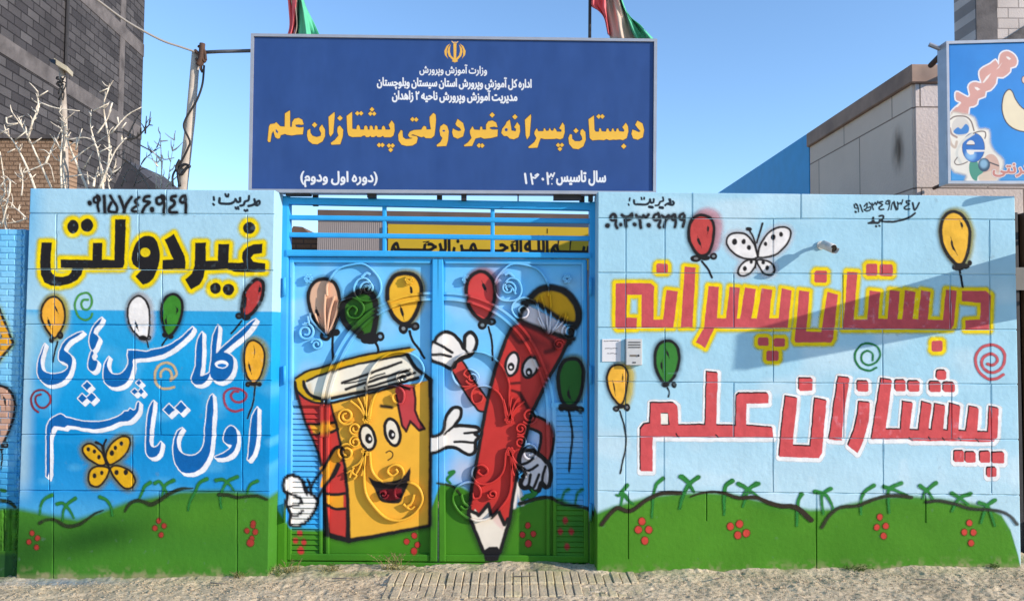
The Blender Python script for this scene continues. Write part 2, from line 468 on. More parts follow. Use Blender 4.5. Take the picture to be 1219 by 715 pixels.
A_, B_, C_, D_ = zz(20, 220), zz(180, 220), zz(0, 330), zz(180, 330)
E_, F_, G_, H_ = zz(0, 440), zz(180, 440), zz(0, 550), zz(180, 550)
I_, J_, Kz, L_ = zz(700, 220), zz(860, 220), zz(1019, 220), zz(700, 330)
Mz, N_, O_, P_ = zz(860, 330), zz(1019, 330), zz(700, 440), zz(860, 440)
Q_, R_, T_ = zz(1019, 440), zz(700, 550), zz(800, 560, 2.909)

# ---- left wall
LW = []                     # (name, motif, label)
rings = [A_('178,418 255,418 246,560 250,630 275,662 330,668 375,655 395,635 402,606 318,602 318,540 548,545 553,418 622,418 620,543 708,543 712,250 792,250 782,570 770,600 740,606 483,606 470,650 440,690 390,718 318,733 248,730 200,708 176,655 170,560'),
         np.vstack([smooth(A_('833,540 840,480 865,420 905,380 950,370 995,385 1025,430 1038,500 1030,580 1005,650 965,705 915,724'), n=3), A_('858,665 905,615 868,598 843,575')]),
         B_('98,398 165,355 245,520 250,560 248,610 82,612 82,545 160,540'),
         B_('318,418 398,418 395,550 484,550 487,428 567,428 560,562 625,565 668,562 657,530 663,490 690,455 740,430 808,426 806,494 745,503 722,530 740,557 830,570 828,632 700,634 600,630 550,610 392,620 380,675 350,725 290,760 246,685 295,640 315,590'),
         *[ell(*A_(q)[0], a / K6, b / K6) for q, a, b in (('408,303', 43, 50), ('510,293', 45, 47))],
         *[ell(*B_(q)[0], a / K6, a / K6) for q, a in (('710,313', 45), ('465,750', 40), ('560,758', 42))]]
hole = ell(*A_('932,490')[0], 37 / K6, 34 / K6)
p = Paint(); p.fill(rings, 'dfd63a', soft=5.0, grow=5.8, a=0.7); p.fill(rings, YHALO, soft=3.0, grow=4.0)
p.fill(rings, BLK, soft=0.9); p.fill(hole, 'ecd21a', soft=0.9)
LW.append(('painted_lettering', p, 'bold black word with a yellow spray halo'))

z = zz(95, 225, 8.127)
p = Paint()
for s, wd in (('95,135 97,140', 5.0), ('165,75 140,85 138,120 165,130 190,105 185,70 165,65 178,120 172,160 185,215', 2.8), ('235,70 242,225', 3.5), ('295,65 325,120 360,170 355,220 320,225 282,215 280,180 305,130', 3.1), ('385,75 430,200 425,225 450,150 500,80', 3.3), ('572,80 535,120 560,155 505,195 515,215 555,215', 2.8), ('672,70 630,80 620,115 675,130 630,170 605,225', 3.3), ('697,195 699,205', 5.0), ('785,75 745,90 745,135 780,145 815,110 815,75 785,70 815,130 812,235', 3.3), ('925,70 890,75 885,105 910,115 915,150 870,190 880,225 935,225', 3.5), ('1005,65 975,90 975,120 1000,130 1025,100 1018,65 1025,150 1025,230', 3.3)):
    q = smooth(z(s), n=3); p.line(q, wd + 2.2, '4a5560', soft=4.5, a=0.4); p.line(q, wd, BLK, soft=1.3)
LW.append(('painted_lettering', p, 'black sprayed telephone number'))
z = zz(240, 225, 13.54)
p = Paint()
def scrib(p, z, lst, c='28323c', soft=1.1):
    for s, wd in lst: p.line(smooth(z(s), n=3), wd, c, soft=soft)
MODIR = (('195,130 198,175', 2.4), ('185,235 200,255', 2.4), ('290,150 285,215 330,235 470,235 540,190 550,160 575,205 620,200 620,145', 2.9), ('385,85 400,120', 2.5), ('435,85 425,120', 2.5), ('550,300 560,318', 2.6), ('590,295 595,318', 2.6), ('765,115 755,180 700,200 680,255 625,270', 2.6), ('690,340 712,358', 2.6), ('735,335 742,350', 2.4), ('850,165 860,230 800,262 755,270', 2.9), ('860,250 900,265 935,235 930,195 885,215 890,255', 2.6))
scrib(p, z, MODIR)
LW.append(('painted_lettering', p, 'small black sprayed word with a colon'))

# blue lettering with white outline
BLUES = [C_('325,480 290,560 275,620 272,690 282,725 305,755 350,778 400,775 450,755 490,715 515,660 525,600 510,560 475,535 465,520 480,490 520,450 570,420 600,393 560,403 500,435 455,480 430,540 428,595 450,610 485,625 495,640 485,665 450,688 400,698 340,693 308,668 296,625 302,570'),
         C_('740,292 690,340 660,390 648,440 650,490 668,528 690,508 705,470 715,440 700,418 680,402 690,370 720,335'),
         C_('668,530 650,570 640,620 645,665 670,680 695,665 708,620 700,602 675,597 667,570 680,550'),
         C_('790,575 765,610 752,660 750,720 762,762 790,785 830,795 880,785 925,755 950,700 965,640 968,592 1060,585 1150,568 1187,555 1267,510 1337,450 1387,400 1397,360 1327,425 1257,475 1177,510 1097,525 1060,538 930,528 932,600 920,650 890,690 850,705 810,695 785,665 777,620'),
         D_('370,395 338,450 325,540 322,640 295,715 292,745 312,770 350,777 390,762 420,718 437,660 422,690 390,705 355,715 365,650 372,560 371,460'),
         D_('485,345 450,420 440,500 437,600 425,690 450,742 500,757 550,737 585,692 600,625 590,572 550,547 528,540 600,480 680,412 730,350 760,300 700,342 600,432 500,522 472,548 478,470 488,390'),
         E_('337,770 336,560 338,430 345,395 365,358 400,338 440,318 480,343 520,353 600,373 680,376 760,370 830,348 880,323 900,300 930,298 945,280 965,293 985,283 995,240 1010,235 1007,290 990,322 960,352 930,372 870,377 800,407 720,427 640,427 560,412 490,402 470,417 440,412 400,407 385,417 362,470 360,560 357,740'),
         dia(*E_('632,115')[0], 32 / K6), dia(*E_('597,205')[0], 33 / K6), dia(*E_('662,200')[0], 35 / K6), dia(*E_('1008,92')[0], 20 / K6), dia(*E_('977,157')[0], 23 / K6), dia(*E_('1022,157')[0], 22 / K6),
         E_('1115,222 1087,265 1072,320 1062,420 1058,540 1062,600 1085,632 1120,632 1155,602 1168,545 1166,520 1145,547 1115,562 1090,542 1085,480 1095,380 1107,300'),
         dia(*F_('130,288')[0], 42 / K6), dia(*F_('215,272')[0], 42 / K6),
         F_('445,178 412,230 400,320 390,420 385,520 360,580 320,615 270,622 220,602 192,560 187,500 205,450 225,420 190,445 165,510 160,600 175,680 190,700 220,740 280,748 350,722 400,662 430,580 440,480 445,380 452,280'),
         F_('580,405 545,430 525,480 530,520 560,540 585,545 565,575 520,605 460,630 480,640 540,635 590,605 615,560 625,500 615,430'),
         F_('770,270 735,330 720,420 712,540 700,650 725,630 750,580 765,500 770,400 772,300')]
BLUES = [b if len(b) < 5 else smooth(b, True, 2) for b in BLUES]
p = Paint(); p.fill(BLUES, 'f2f4f7', soft=0.9, grow=1.2, shifts=((0, 0), (1.3, 1.2), (2.5, 2.3), (3.5, 3.4)))
for b in BLUES: p.fill(b, '0f66ae', soft=0.8)
e = ell(*D_('512,632')[0], 40 / K6, 22 / K6); p.fill(e, '0f66ae', grow=0.4, soft=0.8); p.fill(ell(*D_('512,630')[0], 50 / K6, 30 / K6), 'f2f4f7', soft=0.8); p.fill(ell(*D_('514,638')[0], 33 / K6, 14 / K6), '1a75c4', soft=0.8)
LW.append(('painted_lettering', p, 'blue script lettering with a white outline'))

LW.append(('painted_balloon', balloon(C_, '385,140 335,165 302,230 302,300 335,370 390,440 430,400 462,340 470,260 455,190 420,150', 'f2b13c', 2.6, [(375, 455, 3.0, 3.4, None), (437, 420, 4.0, 4.6, '55503c')], '420,465 400,530 385,610', [('388,190 405,225 425,262', 2.2), ('345,290 355,330 370,372', 3.2)], 'd6ca4e'), 'yellow balloon'))
LW.append(('painted_balloon', balloon(C_, '1000,135 955,165 928,230 928,300 955,370 1005,425 1050,450 1075,420 1085,340 1085,250 1070,190 1040,150', 'f1efec', 2.4, [(1035, 438, 5, 3.2, None), (1080, 438, 2.8, 2.8, '777a80')], '1065,455 1072,480 1075,508', [('980,312 988,345 1008,388', 2.6), ('1050,170 1068,200 1080,240', 1.6)], 'dfe2e6'), 'white balloon'))
LW.append(('painted_balloon', balloon(D_, '155,122 112,142 82,190 75,262 83,330 112,418 150,410 190,350 218,270 224,190 200,142', '3f8a2e', 3.2, [(100, 415, 3.6, 3, None), (142, 430, 3.4, 2.6, None)], '115,440 92,470 78,492', [('112,280 105,320 112,350', 2.6), ('180,210 192,235 180,268', 2.2)]), 'green balloon'))
LW.append(('painted_balloon', balloon(D_, '755,18 712,55 675,120 662,200 662,262 692,282 740,250 785,190 810,110 810,45 788,18', 'b8403e', 4.0, [(635, 280, 4.2, 3.6, '4a5358'), (690, 290, 5, 3.6, None)], '655,315 612,370 582,405', [('785,60 788,90 775,120', 3.0), ('690,110 680,180 675,260', 4.0)]), 'red balloon'))
LW.append(('painted_balloon', balloon(D_, '740,457 692,490 674,560 677,640 692,710 720,752 745,770 790,720 815,640 822,560 800,492', 'f2b235', 2.4, [(702, 775, 3.2, 3.2, '54503c'), (785, 775, 2.8, 2.6, None), (745, 772, 5, 2.4, None)], '755,790 740,900 700,1022', [('745,495 750,540 745,580', 1.2), ('705,610 712,650 728,705', 2.6)], 'b9b56a'), 'yellow balloon with a long string'))
LW.append(('painted_spiral', spiral(C_('640,160 605,165 590,195 605,230 640,230 665,190 660,135 630,112 580,125 547,170 547,230 572,285 620,310 660,290 668,262'), 2.3, '4b9a45'), 'green spiral'))
LW.append(('painted_spiral', spiral(D_('70,720 72,690 100,665 135,675 150,715 140,745 185,700 160,640 110,618 55,640 28,700 32,760 70,800 125,805 165,795'), 2.9, 'cdb78c'), 'tan spiral'))
LW.append(('painted_spiral', spiral(E_('278,305 240,272 226,205 260,155 320,148 362,190 362,240 322,275 280,265 257,225 265,190 295,178'), 2.2, '86303f'), 'dark red spiral'))
LW.append(('painted_spiral', spiral(F_('660,288 610,300 560,282 530,230 532,170 572,138 640,138 687,170 682,215 640,235 600,225 580,190 600,157 632,155'), 2.5, 'a04156'), 'red spiral'))
# butterfly
def butterfly(wings, c, ow, dots, lines, glow):
    b = Paint()
    for q in wings: b.fill(smooth(q, True, 4), glow, soft=9, grow=4, a=0.6)
    for q in wings: b.fill(smooth(q, True, 4), c, soft=1.2)
    for x, y, r in dots: b.fill(ell(x, y, r, r * 1.25), BLK, soft=1.2)
    for q in wings:
        s = smooth(q, True, 4); b.line(np.vstack([s, s[:1]]), ow, BLK, soft=1.4)
    for q, wd in lines: b.line(smooth(q, n=4), wd, BLK, soft=1.2)
    return b
eg = lambda s: [(*E_(q.rsplit(',', 1)[0])[0], float(q.rsplit(',', 1)[1])) for q in s.split()]
LW.append(('painted_butterfly', butterfly(
    [E_('600,570 625,540 670,540 720,580 750,620 765,680 720,690 650,650 610,610'), E_('775,660 772,600 810,535 870,488 928,488 945,530 920,600 860,655 800,688'),
     E_('770,705 700,700 655,730 640,790 660,835 710,845 760,800 792,730'), E_('800,720 830,780 870,830 920,860 963,845 980,795 950,740 890,705 830,695')],
    'e0ac1e', 2.5, eg('640,575,2.1 685,592,2.2 718,632,2.3 880,533,2.2 838,565,2.2 812,602,2.7 685,766,2.4 738,746,2.2 845,742,2.6 912,742,2.6'),
    [(E_('700,530 738,545 750,600 775,690'), 2.4), (E_('770,505 752,560 765,640 795,720'), 2.4), (E_('695,525 712,530'), 3.4)], '8c8a5c'), 'yellow butterfly'))
for cs in ([(38.0, 634), (34.5, 644.5), (44.5, 640), (43.5, 651)], [(189, 619.5), (184.5, 628), (195.5, 625.5), (192, 636)], [(301, 625), (294, 631), (304, 632.5, 1.15), (300, 640), (298, 645.5, 1.5), (301.5, 622)]):
    LW.append(('painted_flower', flower(cs, 2.6, 'a83a32'), None))
for s in (['375,238 325,262 295,320 288,375'], ['415,300 455,295 500,340 535,400', '545,262 490,300 460,350 455,420'], ['725,252 770,270 805,320 815,385'], ['1090,145 1050,175 1025,230 1010,262'],
          ['1125,150 1160,140 1200,200 1215,250', '1260,130 1205,160 1185,200 1178,262']): LW.append(('painted_grass_tuft', tuft(G_, *s), None))
for s in (['405,120 350,150 320,210 285,280 268,345'], ['470,130 520,125 570,160 600,205', '625,105 560,135 520,190 500,260 510,330'], ['770,135 730,155 705,190 695,225']): LW.append(('painted_grass_tuft', tuft(H_, *s), None))
hill = Paint()
for s, ws in (('290,440 330,418 390,415 440,440 480,462 560,455 620,420 690,370 750,345', (3.4, 2.6, 2.6, 3.2, 3.4, 3.2, 2.4, 1.8, 1.0)), ('905,355 940,300 1000,275 1060,290 1100,305 1160,275 1219,232 1260,212 1320,190 1400,187', (2.0, 3.0, 3.2, 3.4, 4.0, 3.4, 3.4, 3.2, 3.0, 1.0))):
    hill.line(smooth(G_(s), n=3), np.interp(np.linspace(0, 1, 3 * (len(ws) - 1) + 1), np.linspace(0, 1, len(ws)), np.array(ws) * 1.3), '2f3a24', soft=2.0, a=0.9)
hill.line(H_('495,232 560,235 620,255 700,245 770,242 840,270'), 1.3 * np.array((3.6, 3.0, 2.8, 2.6, 2.6, 2.0)), '2f3a24', soft=2.0, a=0.9)
LW.append(('painted_hill_outline', hill, None))

# ---- right wall
RW = []
# red lettering on yellow
mm = lambda s: Mz(s)
def rr(x0, y0, x1, y1, r=10): 
    return np.array([[x0 + r, y0], [x1 - r, y0], [x1, y0 + r], [x1, y1 - r], [x1 - r, y1], [x0 + r, y1], [x0, y1 - r], [x0, y0 + r]], float)
def sq(z, x0, y0, x1, y1, r=10, lean=0): 
    q = rr(x0, y0, x1, y1, r); q[:, 0] += (y1 - q[:, 1]) * lean
    return np.array([z(f'{a},{b}')[0] for a, b in q])
RD = [L_('200,42 455,42 480,65 475,305 545,305 570,92 652,100 620,362 388,365 388,128 285,128 278,290 357,292 352,372 215,375 198,355'),
      L_('700,-78 780,-70 772,100 757,362 672,362 690,100'),
      Mz('-100,62 -25,68 -40,295 25,295 52,68 127,75 105,298 128,298 163,72 243,85 212,298 250,298 285,80 362,90 338,298 408,295 428,80 502,95 475,365 -58,368 -125,512 -195,470 -135,365'),
      Mz('557,93 632,103 608,392 718,395 762,103 838,125 805,440 785,472 530,472 522,455 540,300'),
      N_('-64,-40 11,-38 -16,303 81,305 99,95 176,103 160,300 230,302 245,92 318,100 303,300 335,303 355,92 432,105 412,300 450,305 472,92 540,105 522,305 630,310 652,88 732,97 710,345 690,375 -96,375 -75,150'),
      N_('768,98 940,98 980,130 970,382 793,380 793,312 900,305 905,185 768,172'),
      sq(I_, 495, 570, 580, 640), sq(Mz, 257, 435, 337, 497), sq(Mz, 373, 440, 455, 503), sq(Mz, 318, 530, 408, 605), sq(Mz, 667, -48, 760, 37), sq(N_, 72, -98, 157, -10), sq(N_, 172, -95, 268, -8), sq(N_, 548, 458, 628, 538)]
p = Paint(); p.fill(RD, 'dcd84a', soft=5.0, grow=5.2, a=0.7); p.fill(RD, 'f3d612', soft=2.4, grow=3.8); p.fill(RD, 'c9565c', soft=0.9)
RW.append(('painted_lettering', p, 'red block lettering with a yellow spray halo'))
# red lettering on white with black edge
oo = lambda s: O_(s)
RL = [O_('455,242 470,240 625,240 650,262 655,400 852,400 862,15 943,22 930,402 1072,405 1078,190 1100,170 1305,170 1313,190 1310,243 1150,245 1147,405 1340,418 1343,492 470,487 468,735 382,735 380,430 410,395 450,388'),
      P_('458,190 545,205 510,550 640,553 672,208 757,222 722,600 700,640 412,628 430,420'), P_('842,52 922,62 880,350 865,512 775,505 805,300'),
      P_('992,230 1072,240 1060,370 1025,510 980,605 912,548 955,440 980,330'),
      Q_('182,65 262,78 215,430 325,432 340,230 413,240 390,435 455,438 480,232 550,250 525,430 548,435 575,245 648,262 632,435 665,440 682,245 758,262 742,440 800,445 822,265 890,280 882,450 960,450 967,268 1037,280 1025,490 1000,520 890,522 640,515 400,515 380,502 112,505 145,300'),
      sq(P_, 557, 62, 655, 152, 8), sq(P_, 980, 82, 1060, 157, 8), sq(Q_, 285, 76, 362, 155, 10), sq(Q_, 380, 82, 462, 158, 10), sq(Q_, 585, 5, 655, 72, 10), sq(Q_, 533, 88, 617, 162, 10), sq(Q_, 635, 92, 717, 162, 10), sq(Q_, 712, 588, 785, 668, 8), sq(Q_, 795, 597, 870, 672, 8), sq(Q_, 900, 592, 975, 672, 8), sq(Q_, 988, 598, 1077, 676, 8), sq(Q_, 950, 708, 1020, 775, 8)]
holes = [O_('528,312 580,312 588,398 528,398')]
p = Paint(); p.fill(RL, 'f4f6f6', soft=2.0, grow=4.0, shifts=((0, 0), (0, 1.2)))
p.fill(RL, '2c2326', soft=0.7, shifts=((-1.5, -1.8), (-0.7, -0.9))); p.fill(RL, 'd5575a', soft=0.8)
p.fill([O_('532,308 580,308 592,400 532,400')], '2c2326', soft=0.7); p.fill(O_('528,315 578,315 580,392 528,392'), 'f1ece0', soft=0.8)
for s in ('640,462 652,480 662,488', '925,470 945,488', ): p.line(O_(s), 1.6, '2c2326', soft=0.8)
for s in ('385,490 408,510', '525,485 540,505', '628,490 642,510', '742,490 760,512', '870,498 890,520'): p.line(Q_(s), 1.5, '2c2326', soft=0.8)
RW.append(('painted_lettering', p, 'red block lettering with a white halo and black edge'))
z = zz(710, 225, 10.158)
p = Paint()
for s, wd in (('405,110 400,140', 1.8), ('388,180 392,192', 1.8), ('455,135 460,175 490,185 600,185 640,160 650,125 660,165 690,160 695,125', 2.4), ('545,105 550,125', 1.9), ('580,105 578,122', 1.9), ('640,215 680,222', 3.2), ('805,100 808,140 770,155 750,190 715,200', 2.0), ('765,222 800,225', 3.2), ('880,125 890,165 850,180 830,195', 2.3), ('870,185 915,195 935,170 925,150', 2.3), ('895,125 900,180', 2.2)): p.line(smooth(z(s), n=3), wd, '26303a', soft=1.2)
RW.append(('painted_lettering', p, 'small black sprayed word with a colon'))
p = Paint()
for s, wd in (('133,440 137,442', 5.2), ('205,300 170,330 175,370 210,380 240,340 215,300 235,370 230,430 250,470', 3.0), ('295,430 297,433', 4.0), ('310,315 350,340 400,330 430,300 425,350 370,380 350,360 360,450', 3.3), ('460,428 464,430', 4.4), ('485,315 500,340 560,340 570,320 600,340 630,310', 3.2), ('525,340 530,400 535,465', 3.3), ('630,437 634,440', 5.0), ('740,300 700,320 695,360 725,380 765,345 745,295 770,380 750,440 765,465', 3.0), ('795,320 830,345 870,320 885,345 840,375 815,460', 3.0), ('935,310 905,345 930,375 960,350 945,310 960,400 950,460', 3.0), ('1050,300 1010,320 1015,365 1050,370 1065,320 1060,400 1045,455', 3.1)):
    q = smooth(z(s), n=3); p.line(q, wd + 2, '4a5560', soft=4, a=0.35); p.line(q, wd, '2b2e33', soft=1.3)
RW.append(('painted_lettering', p, 'black sprayed telephone number below the small word'))
z = zz(1000, 230, 11.08)
p = Paint()
for s, wd in (('205,245 210,248', 2.8), ('190,150 200,195 235,195 225,150 205,140 240,190 248,245', 1.3), ('265,150 300,245', 1.5), ('320,170 360,130 350,200 320,215 350,235 400,215 405,180 370,190', 1.4), ('385,120 420,160 440,215', 1.4), ('425,130 440,160 465,120 480,155 500,105', 1.3), ('560,110 510,125 560,150 515,190 530,215 575,210', 1.7), ('610,100 605,140 650,140 655,100 625,95 655,150 635,220', 1.4), ('675,215 700,120 740,225', 1.3), ('715,110 755,220', 1.3), ('760,120 770,150 800,130 810,150 830,90', 1.3), ('770,130 765,210', 1.3), ('925,100 880,105 880,130 915,140 850,190 870,215 920,205', 1.8), ('960,125 980,215 1000,205 1045,125', 1.9)): p.line(smooth(z(s), n=3), wd, '23303a', soft=1.0)
RW.append(('painted_lettering', p, 'thin black handwritten telephone number'))
p = Paint()
for s, wd in (('380,395 430,375 440,320 450,380 510,390 530,350', 2.3), ('520,300 565,295 570,330 545,365 620,375 740,370 850,345 930,310 990,262', 2.2), ('475,435 480,437', 2.4), ('518,430 525,432', 2.0), ('400,390 500,395', 2.6)): p.line(smooth(z(s), n=4), wd, '2a3138', soft=1.0)
RW.append(('painted_lettering', p, 'black painted signature with a long tail'))

RW.append(('painted_balloon', balloon(I_, '820,218 772,238 738,290 732,370 757,450 805,510 868,500 898,440 912,350 908,282 878,235', 'c24a48', 3.6, [(782, 535, 6.4, 4.0, '8d8f92'), (912, 518, 4.4, 4.2, '8fa0a8'), (850, 530, 6, 3, None)], '825,555 870,610 902,672', [('795,370 805,410 825,458', 3.2), ('868,295 870,320 868,355', 2.6)], 'd9a0ac', sw=2.4, glow_shift=(7, -5)), 'red balloon'))
RW.append(('painted_balloon', balloon(Kz, '710,195 662,212 628,260 615,340 628,430 662,500 720,568 770,575 800,520 820,440 825,340 800,262 760,212', 'f1bb3e', 4.0, [(742, 595, 7.2, 4.4, None), (825, 568, 2.8, 3.4, None), (795, 590, 5, 3, None)], '752,620 765,680 775,740', [('752,262 768,290 768,320', 3.0), ('688,378 700,440 738,512', 2.6)], 'd2cf7a', sw=2.4), 'yellow balloon'))
RW.append(('painted_balloon', balloon(L_, '562,462 512,490 488,560 492,650 520,720 558,772 600,750 638,690 660,600 653,520 618,472', '3d8338', 3.4, [(560, 775, 5, 3.2, None), (625, 780, 3.2, 3.6, '4c5450')], '575,800 588,830 582,865', [('565,520 575,550 592,588', 2.4), ('540,595 532,640 545,690', 2.4)]), 'green balloon'))
RW.append(('painted_balloon', balloon(L_, '215,632 170,650 145,700 138,735 155,820 200,895 240,920 270,860 285,760 288,690 260,645', 'f3b842', 2.4, [(205, 952, 4.0, 3.6, '7a7a76'), (282, 942, 4.0, 4.6, '8a8a88'), (240, 935, 4.5, 2.6, None)], '232,970 268,1100 275,1220 245,1370 232,1420', [('178,745 188,790 200,858', 1.7), ('250,700 252,730 250,760', 1.7)], 'e6cc5a', glow_shift=(5, 1)), 'yellow balloon with a long string'))
jg = lambda s: [(*J_(q.rsplit(',', 1)[0])[0], float(q.rsplit(',', 1)[1])) for q in s.split()]
RW.append(('painted_butterfly', butterfly(
    [J_('30,410 50,365 100,348 165,358 220,412 245,480 248,532 160,535 90,500 45,455'), J_('258,500 272,440 330,352 400,312 460,308 493,335 488,390 450,450 380,508 268,528'),
     J_('240,545 170,552 122,600 117,645 150,660 200,640 236,590'), J_('252,548 272,600 300,640 350,655 378,620 362,575 310,547')],
    'eceae8', 2.6, jg('88,412,3.2 155,412,2.6 192,455,2.5 312,428,2.2 368,380,2.8 425,360,2.4 162,606,2.4 208,558,1.9 296,562,2.2 325,602,2.3'),
    [(J_('250,500 232,400 190,320'), 2.2), (J_('250,420 270,350 292,280'), 2.2), (J_('182,320 200,322'), 4.4), (J_('240,530 240,600'), 2.0)], 'dfe0e6'), 'white butterfly with black spots'))
RW.append(('painted_spiral', spiral(Mz('1090,602 1090,555 1050,532 1012,560 1015,610 1060,637 1115,615 1147,560 1122,502 1060,478 1000,495 965,550 970,612 1010,660 1070,676 1118,655'), 2.2, '1f7a3e'), 'green spiral'))
RW.append(('painted_spiral', spiral(N_('1070,705 1020,735 960,735 900,690 870,620 880,550 930,500 1000,490 1060,520 1082,580 1060,650 1000,690 940,670 912,620 930,575 980,555 1020,575 1025,610 990,635 955,628'), 3.3, 'c65a62'), 'red spiral'))
for cs in ([(764.5, 620), (760, 630), (772.5, 630), (767.5, 643)], [(869.5, 626), (880.5, 623), (878.5, 636.5), (888.5, 634)], [(1047.5, 615), (1044, 627), (1054.5, 625.5), (1052, 637.5)], [(1154, 622), (1148, 633), (1159, 633), (1156, 646)]):
    RW.append(('painted_flower', flower(cs, 3.9 if cs[0][0] < 1000 else 3.2, 'd04a3e'), None))
for s in (['285,165 240,220 225,240 205,235', '255,225 240,310', '270,240 300,280 330,300'], ['545,115 500,155 480,215 470,290 465,400'], ['685,100 730,140 745,180 770,215', '805,105 750,145 710,210 675,270 670,330'], ['1045,130 1000,165 995,220 990,300 988,380'], ['1095,155 1145,180 1180,225', '1219,150 1180,185 1150,240 1125,320']):
    RW.append(('painted_grass_tuft', tuft(R_, *s, c='33843c'), None))
for s in (['30,20 60,45 75,72', '90,22 55,50 35,100 25,130'], ['210,35 185,55 180,90 180,135'], ['230,45 265,65 300,90', '300,45 260,65 245,90'], ['450,80 437,110 432,190'], ['495,72 530,80 550,110 562,140', '550,62 520,85 525,150'], ['700,50 670,70 655,100 655,150'], ['735,55 770,65 815,85', '795,42 755,60 750,95 752,145'], ['860,52 885,70 905,98', '915,42 880,70 870,95'], ['970,78 1000,95 1025,115', '1035,80 995,95 970,140'], ['1065,110 1095,125 1118,190', '1118,102 1090,125 1070,180']):
    RW.append(('painted_grass_tuft', tuft(T_, *s, c='33843c', wd=5.0), None))
hill = Paint()
hill.line(smooth(R_('100,450 150,385 210,330 260,345 300,352 350,330 420,275 510,232 600,218 670,222'), n=3), 4.6, '3a3228', soft=2.4)
hill.line(smooth(T_('65,90 100,78 150,72 190,80 230,93 290,92 330,108 380,122 430,126 482,170'), n=3), np.concatenate([np.linspace(1.6, 4.2, 14), np.linspace(4.2, 6.2, 14)]), '3a3228', soft=1.8)
hill.line(smooth(T_('520,195 545,155 585,125 640,122 690,102 740,88 790,86 830,92'), n=3), 4.0, '3a3a2c', soft=2.0, a=0.9)
hill.line(smooth(T_('880,108 930,104 980,115 1030,130 1080,134 1130,138 1170,155 1195,185'), n=3), 3.6, '3a3a36', soft=2.2, a=0.85)
RW.append(('painted_hill_outline', hill, None))

# ---- wall grounds
def lerp3(c0, c1, t): return c0 * (1 - t)[:, None] + c1 * t[:, None]
def grad(Y, knots):
    ys = np.array([k[0] for k in knots], float); cs = np.array([lin(k[1]) for k in knots])
    return np.stack([np.interp(Y, ys, cs[:, i]) for i in range(3)], 1)
def sstep(a, b, x): t = np.clip((x - a) / (b - a), 0, 1); return t * t * (3 - 2 * t)
def wall_dust(c, X, Y, yb):
    n = 0.55 * vnoise(X, Y, 9, 91) + 0.45 * vnoise(X, Y, 3.2, 92)
    return lerp3(c, lin('a39a74')[None], np.clip(sstep(-17, 3, Y - yb) * 0.75 * sstep(0.42, 0.8, n) + sstep(-6, 1, Y - yb) * 0.35, 0, 0.8))
def bg_left(X, Y):
    y = Y - 0.008 * (X - 180)
    c = grad(y, ((224, 'a9d6ec'), (300, 'acd7e8'), (368.8, 'aed8ea'), (370.2, '2fa6e0'), (430, '1ca3df'), (480, '139ada'), (540, '0f8fd0'), (585, '2a98d8'), (620, '55aede')))
    n = vnoise(X + 13, Y * 2.2, 34, 3)
    c = lerp3(c, lin('5fb9e6')[None], sstep(0.58, 0.95, n) * sstep(380, 430, y) * 0.6)
    c = lerp3(c, lin('b4d3dd')[None], sstep(48, 30, X - (y - 400) * -0.02) * sstep(360, 400, y) * sstep(610, 560, y) * 0.75)
    c = lerp3(c, lin('63b7e8')[None], sstep(62, 30, X) * sstep(390, 250, y) * 0.8)
    c = lerp3(c, lin('9fd2e2')[None], sstep(90, 70, X) * sstep(366, 380, y) * sstep(470, 400, y) * 0.6)
    h = np.interp(X, (15, 60, 92, 120, 150, 185, 215, 260, 300, 330), (603, 612, 617, 608, 597, 590, 584, 583, 585, 593))
    g = lerp3(np.broadcast_to(lin('45842a'), c.shape), lin('22501a')[None], np.clip(0.85 * np.exp(-((X - 108) / 80) ** 2 - ((Y - 640 + (X - 108) * 0.22) / 21) ** 2) + 0.45 * sstep(75, 20, X) * sstep(600, 630, Y), 0, 0.9))
    g = lerp3(g, lin('579428')[None], 0.5 * np.exp(-((X - 250) / 70) ** 2 - ((Y - 612) / 26) ** 2))
    g = lerp3(g, lin('4f8f28')[None], 0.4 * np.exp(-((X - 190) / 90) ** 2 - ((Y - 672) / 14) ** 2))
    g = lerp3(g, lin('3c6f2c')[None], sstep(600, 590, Y) * 0.4)
    return wall_dust(lerp3(c, g, sstep(-4.5, 4.5, Y - h)), X, Y, 686)
def bg_right(X, Y):
    y = Y - 0.008 * (X - 960)
    c = grad(y, ((228, 'a9d8ec'), (400, 'a8d8ec'), (510, 'aedbee'), (560, 'bce1f0'), (600, 'bfe2ee')))
    n = vnoise(X, Y * 1.3, 46, 5); c = lerp3(c, lin('d2e9f2')[None], sstep(0.62, 0.95, n) * 0.55)
    n = vnoise(X + 90, Y, 22, 9); c = lerp3(c, lin('cfeaf5')[None], sstep(0.7, 0.95, n) * sstep(480, 540, y) * 0.5)
    h = np.interp(X, (705, 730, 755, 775, 800, 840, 870, 900, 930, 965, 990, 1010, 1050, 1080, 1120, 1150, 1175, 1192, 1203, 1212, 1220), (612, 602, 595, 590, 587, 585, 587, 594, 600, 606, 605, 599, 591, 589, 593, 597, 602, 612, 630, 660, 700))
    g = np.broadcast_to(lin('55942a'), c.shape)
    n = vnoise(X, Y, 40, 8); g = lerp3(g, lin('4a8724')[None], n)
    g = lerp3(g, lin('3f8a3a')[None], sstep(14, 0, Y - h) * 0.35)
    return wall_dust(lerp3(c, g, sstep(-3.5, 3.5, Y - h)), X, Y, np.interp(X, (706, 1216), (684, 673)))

